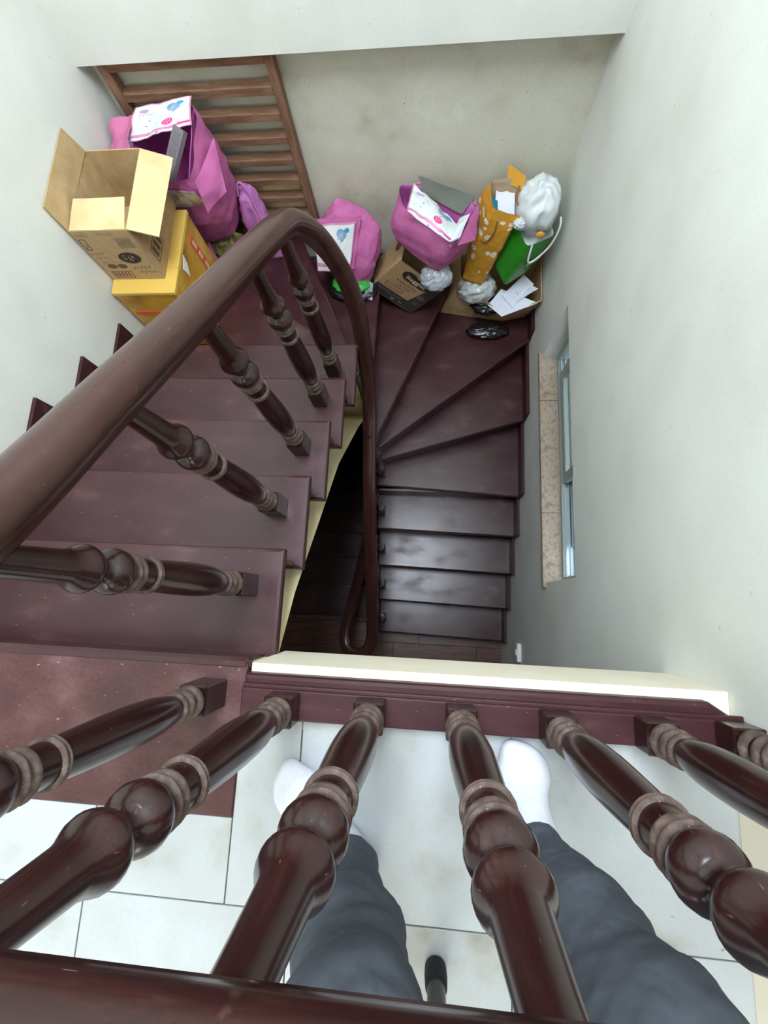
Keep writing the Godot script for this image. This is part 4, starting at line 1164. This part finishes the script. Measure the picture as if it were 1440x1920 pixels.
func big_carton() -> void:
	var A := Vector3(0.05, -1.778, -1.96); var B := Vector3(0.47, -1.778, -1.885); var C := Vector3(0.625, -1.778, -1.925); var D := Vector3(0.635, -1.778, -2.125); var E := Vector3(0.10, -1.778, -2.125)
	var a := Vector3(0.165, -1.475, -1.965); var b := Vector3(0.445, -1.565, -1.795); var c := Vector3(0.648, -1.445, -1.80); var d := Vector3(0.65, -1.44, -2.125); var e := Vector3(0.165, -1.44, -2.125)
	var t := thing("open_carton", "large plain brown carton full of papers and bags, in the right back corner", "box", Vector3(0.35, -1.78, -2.0))
	var w := 0.006
	var walls := [[A, B, b, a], [B, C, c, b], [C, D, d, c], [D, E, e, d], [E, A, a, e]]
	for q in walls:
		var g := Geo.new(); sheet(g, q, 10, 8, w, 0.006, 6.0); part("wall", g, M.card, t)
	var g := Geo.new(); slab(g, PackedVector2Array([Vector2(A.x, A.z), Vector2(B.x, B.z), Vector2(C.x, C.z), Vector2(D.x, D.z), Vector2(E.x, E.z)]), -1.779, -1.772, 0.0); part("bottom", g, M.card, t)
	g = Geo.new(); sheet(g, [a, e, e + Vector3(-0.05, -0.06, 0), a + Vector3(-0.035, -0.10, -0.005)], 6, 4, w, 0.003, 8.0); part("flap", g, M.card, t)
	# crumpled bag and sheets of paper inside
	var o := part(numbered("clear_bag"), lump(Vector3(0.27, -1.50, -1.935), Vector3(0.115, 0.085, 0.085), 0.26, 1.9, 33.0, true), M.milky, self)
	tag(o, "crumpled whitish plastic bag inside the large brown carton, left of the papers", "plastic bag")
	o = part(numbered("dark_pack"), lump(Vector3(0.35, -1.60, -1.88), Vector3(0.10, 0.04, 0.06), 0.3, 3.0, 35.0), M.black_film, self)
	tag(o, "dark bundle under the papers in the large brown carton", "bundle")
	var sheets := [[[Vector3(0.345, -1.55, -1.85), Vector3(0.43, -1.545, -1.765), Vector3(0.632, -1.46, -1.80), Vector3(0.42, -1.50, -1.925)], "large blank white sheet at the bottom of the papers in the carton"],
		[[Vector3(0.435, -1.525, -1.815), Vector3(0.53, -1.475, -1.83), Vector3(0.630, -1.445, -1.885), Vector3(0.56, -1.46, -1.94)], "white sheet in the middle of the paper stack in the carton"],
		[[Vector3(0.425, -1.495, -1.875), Vector3(0.49, -1.505, -1.795), Vector3(0.605, -1.445, -1.915), Vector3(0.545, -1.44, -1.975)], "topmost lined receipt sheet on the papers in the carton"]]
	for k in 3:
		var im := grain_img(128, 128, c8(226, 229, 240), 0.02, 70 + k)
		if k == 2:
			for j in 9: im.fill_rect(Rect2i(12, 12 + j * 11, 70 + (j * 37) % 34, 1), c8(150, 154, 176))
			strokes(im, 60, 70, 30, 12, 4, c8(96, 98, 120), 52)
		if k == 1: strokes(im, 40, 20, 60, 8, 8, c8(160, 164, 186), 53)
		g = Geo.new(); sheet(g, sheets[k][0], 8, 8, 0.0015, 0.006, 7.0, 0.003, k * 4.0)
		o = part(numbered("paper_sheet"), g, picture(im, 0.8), self)
		tag(o, sheets[k][1], "paper", "papers in the brown carton")
	# black plastic bag on the winder below
	o = part(numbered("black_bag"), lump(Vector3(0.37, -1.752, -1.80), Vector3(0.13, 0.03, 0.055), 0.28, 2.2, 37.0, true), M.black_film, self)
	tag(o, "flat black plastic bag on the winder tread in front of the large brown carton", "plastic bag")

func flower_cloth(w: int, h: int) -> StandardMaterial3D:
	var im := grain_img(w, h, c8(206, 148, 46), 0.10, 91)
	var r := RandomNumberGenerator.new(); r.seed = 8
	for cl in 16:
		var cx := (0.5 + cl % 4) * w * 0.25 + r.randf_range(-26, 26); var cy := h * (0.28 + 0.16 * (cl / 4)) + r.randf_range(-24, 24)
		bar(im, cx - 26, cy + 12, cx + 28, cy - 8, 0.8, c8(150, 96, 36))
		for k in 6:
			var x := cx + r.randf_range(-52, 52); var y := cy + r.randf_range(-34, 34); var z := r.randf_range(2.5, 7.5)
			for q in 5: disc(im, x + cos(TAU * q / 5) * z * 1.2, y + sin(TAU * q / 5) * z * 1.2, z, z, c8(240, 230, 214))
			disc(im, x, y, z * 0.5, z * 0.5, c8(222, 170, 140))
	return picture(im, 0.55)

func ochre_bag() -> void:
	var t := thing("paper_bag", "mustard yellow bag with white blossom print, its mouth open", "bag", Vector3(0.25, -1.4, -1.97))
	var b := bag([[Vector3(0.172, -1.405, -1.925), Vector3(0.298, -1.43, -1.895), Vector3(0.32, -1.40, -2.0), Vector3(0.19, -1.39, -2.03)],
		[Vector3(0.20, -1.17, -1.925), Vector3(0.345, -1.20, -1.885), Vector3(0.365, -1.15, -2.0), Vector3(0.205, -1.12, -2.05)],
		[Vector3(0.245, -1.02, -1.925), Vector3(0.385, -1.03, -1.88), Vector3(0.40, -0.98, -2.01), Vector3(0.215, -0.97, -2.06)],
		[Vector3(0.285, -0.905, -1.93), Vector3(0.430, -0.915, -1.89), Vector3(0.425, -0.83, -2.03), Vector3(0.265, -0.865, -2.065)]], 0.22, 0.007, 12.0, 0.35, 60, 8, false, 40.0)
	part("body", b[0], flower_cloth(512, 560), t); part("lining", b[1], M.ochre_in, t)
	var g := Geo.new(); sheet(g, [Vector3(0.345, -0.87, -2.045), Vector3(0.43, -0.875, -2.00), Vector3(0.425, -0.815, -2.02), Vector3(0.345, -0.795, -2.075)], 5, 5, 0.003, 0.004, 9.0); part("back_flap", g, M.amber, t)
	g = Geo.new(); tube(g, [Vector3(0.225, -1.0, -1.99), Vector3(0.235, -1.07, -1.935), Vector3(0.27, -1.09, -1.905), Vector3(0.305, -1.03, -1.90), Vector3(0.315, -0.96, -1.912)], 0.005); part("handle", g, M.cord_brown, t)
	g = Geo.new(); tube(g, [Vector3(0.40, -0.845, -2.0), Vector3(0.395, -0.88, -1.95), Vector3(0.415, -0.89, -1.93), Vector3(0.45, -0.89, -1.95), Vector3(0.455, -0.94, -1.93)], 0.005); part("handle", g, M.cord_brown, t)
	g = Geo.new(); sheet(g, [Vector3(0.30, -0.965, -1.945), Vector3(0.40, -0.965, -1.92), Vector3(0.39, -0.90, -2.03), Vector3(0.30, -0.91, -2.045)], 6, 6, 0.006, 0.01, 14.0)
	var o := part(numbered("paper_wad"), g, M.paper, self)
	tag(o, "white papers standing inside the mustard blossom bag", "paper")
	g = Geo.new(); box(g, Vector3(0.272, -1.05, -2.03), Vector3(0.312, -0.93, -1.955), 0.003)
	o = part(numbered("teal_booklet"), g, M.teal, self)
	tag(o, "teal booklet edge inside the mustard blossom bag", "booklet")

func green_bag() -> void:
	var t := thing("shopping_bag", "green paper shopping bag stuffed with white plastic, beside the right wall", "bag", Vector3(0.47, -1.4, -1.95))
	var b := bag([[Vector3(0.345, -1.31, -1.94), Vector3(0.425, -1.39, -1.865), Vector3(0.555, -1.36, -1.94), Vector3(0.47, -1.30, -2.04)],
		[Vector3(0.385, -1.12, -1.94), Vector3(0.455, -1.19, -1.845), Vector3(0.595, -1.16, -1.90), Vector3(0.52, -1.10, -2.06)],
		[Vector3(0.405, -0.98, -1.95), Vector3(0.475, -1.045, -1.83), Vector3(0.612, -1.02, -1.875), Vector3(0.54, -0.96, -2.08)]], 0.25, 0.004, 10.0, 0.2, 56, 8, false, 50.0)
	part("body", b[0], M.green, t); part("lining", b[1], M.white_bag, t)
	var g := Geo.new(); tube(g, [Vector3(0.505, -1.04, -1.84), Vector3(0.50, -1.09, -1.822), Vector3(0.505, -1.14, -1.815), Vector3(0.545, -1.13, -1.83), Vector3(0.60, -1.06, -1.85), Vector3(0.622, -0.97, -1.87), Vector3(0.618, -0.93, -1.90)], 0.005); part("handle", g, M.cord_white, t)
	g = Geo.new(); sheet(g, [Vector3(0.512, -1.235, -1.868), Vector3(0.575, -1.225, -1.90), Vector3(0.583, -1.19, -1.893), Vector3(0.518, -1.20, -1.862)], 3, 3, 0.002); part("printed_mark", g, M.white_bag, t)
	var l := lump(Vector3(0.507, -0.925, -1.965), Vector3(0.105, 0.13, 0.115), 0.22, 1.5, 55.0, true, 0.35)
	var o := part(numbered("white_bag"), l, M.white_bag, self)
	tag(o, "bulging white plastic bag pushed into the green shopping bag", "plastic bag")
	var k := lump(Vector3(0.425, -0.95, -1.885), Vector3(0.032, 0.028, 0.024), 0.5, 3.0, 57.0, true)
	part("knot", k, M.white_bag, o)
	k = lump(Vector3(0.535, -1.0, -1.862), Vector3(0.022, 0.02, 0.010), 0.1, 2.0, 58.0)
	part("orange_print", k, M.amber, o)

# ------------------------------------------------------------------ the person's legs, the pole, the switch
func person() -> void:
	var t := thing("person", "person in dark grey trousers and white socks standing on the tiles behind the balustrade", "person", Vector3(0.06, 0, 0.48))
	var g := Geo.new()
	var la := Vector3(-0.135, 0.09, 0.515); var lk := Vector3(-0.062, 0.50, 0.485); var lh := Vector3(-0.03, 0.86, 0.66)
	var ra := Vector3(0.232, 0.09, 0.455); var rk := Vector3(0.262, 0.50, 0.455); var rh := Vector3(0.17, 0.86, 0.66)
	flesh(g, [[la, la.lerp(lk, 0.55), 0.056, 0.070], [la.lerp(lk, 0.55), lk, 0.070, 0.078], [lk, lh, 0.080, 0.102], [ra, ra.lerp(rk, 0.55), 0.052, 0.068], [ra.lerp(rk, 0.55), rk, 0.068, 0.078], [rk, rh, 0.080, 0.102], [Vector3(0.0, 0.90, 0.68), Vector3(0.14, 0.90, 0.68), 0.13, 0.13]], 0.011, 0.05, 0.075, 0.98, 0.010)
	part("trousers", g, M.trousers, t)
	foot(t, Vector3(0.208, 0, 0.278), Vector3(0.238, 0, 0.50), ra, 1.0)
	foot(t, Vector3(-0.305, 0, 0.368), Vector3(-0.118, 0, 0.548), la, -1.0)

func foot(t: Node3D, toe: Vector3, heel: Vector3, ankle: Vector3, side: float) -> void:
	var g := Geo.new()
	var d := (toe - heel).normalized(); var r := Vector3(-d.z, 0, d.x)
	var ball := heel.lerp(toe, 0.70)
	var up := Vector3.UP
	flesh(g, [[heel + up * 0.034, ball + up * 0.026 + r * side * 0.016, 0.034, 0.026], [heel + up * 0.034, ball + up * 0.028 - r * side * 0.020, 0.034, 0.028],
		[ball + up * 0.028 - r * side * 0.020, toe - d * 0.022 + up * 0.022 - r * side * 0.016, 0.029, 0.022], [ball + up * 0.026 + r * side * 0.012, toe - d * 0.034 + up * 0.020 + r * side * 0.014, 0.027, 0.020], [ball + up * 0.024 + r * side * 0.026, toe - d * 0.055 + up * 0.018 + r * side * 0.032, 0.024, 0.018],
		[heel.lerp(toe, 0.22) + up * 0.06, ball + up * 0.03, 0.040, 0.026], [heel.lerp(toe, 0.20) + up * 0.05, ankle + up * 0.03, 0.040, 0.040]], 0.005, 0.03, 0.0, 0.13, 0.002)
	part("sock", g, M.sock, t)

func small_things() -> void:
	var t := thing("pole", "black round pole with a rubber foot standing on the tiles between the trouser legs", "pole", Vector3(0.046, 0, 0.722))
	var g := Geo.new(); lathe(g, [[0.0, 0.0], [0.017, 0.0], [0.0215, 0.006], [0.0225, 0.03], [0.021, 0.056], [0.017, 0.060]], Vector3(0.046, 0, 0.722), 24); part("rubber_foot", g, M.rubber, t)
	g = Geo.new(); lathe(g, [[0.0175, 0.056], [0.0175, 0.74], [0.014, 0.75], [0.0, 0.75]], Vector3(0.046, 0, 0.722), 24); part("shaft", g, plain(c8(46, 48, 50), 0.35, 0.5), t)
	t = thing("wall_switch", "small white switch plate low on the right wall above the lower landing", "switch", Vector3(XW, -2.22, 0.30))
	g = Geo.new(); box(g, Vector3(XW - 0.028, -2.262, 0.245), Vector3(XW, -2.176, 0.366), 0.003); part("plate", g, M.white_plastic, t)
	g = Geo.new(); box(g, Vector3(XW - 0.034, -2.245, 0.285), Vector3(XW - 0.027, -2.195, 0.325), 0.002); part("rocker", g, M.white_plastic, t)

func _ready() -> void:
	rng.seed = 5
	wr.seed = 9; wr.frequency = 1.0; wr.fractal_octaves = 2
	view_and_light()
	materials()
	shell()
	staircase(0.0, "dark maroon wooden winder staircase going down from the tiled landing", 16)
	staircase(PER, "second dark staircase glimpsed through the narrow well, below the lower landing", 8)
	railings()
	slat_frame()
	taped_box()
	open_box()
	corner_bags()
	wall_bags()
	person()
	small_things()
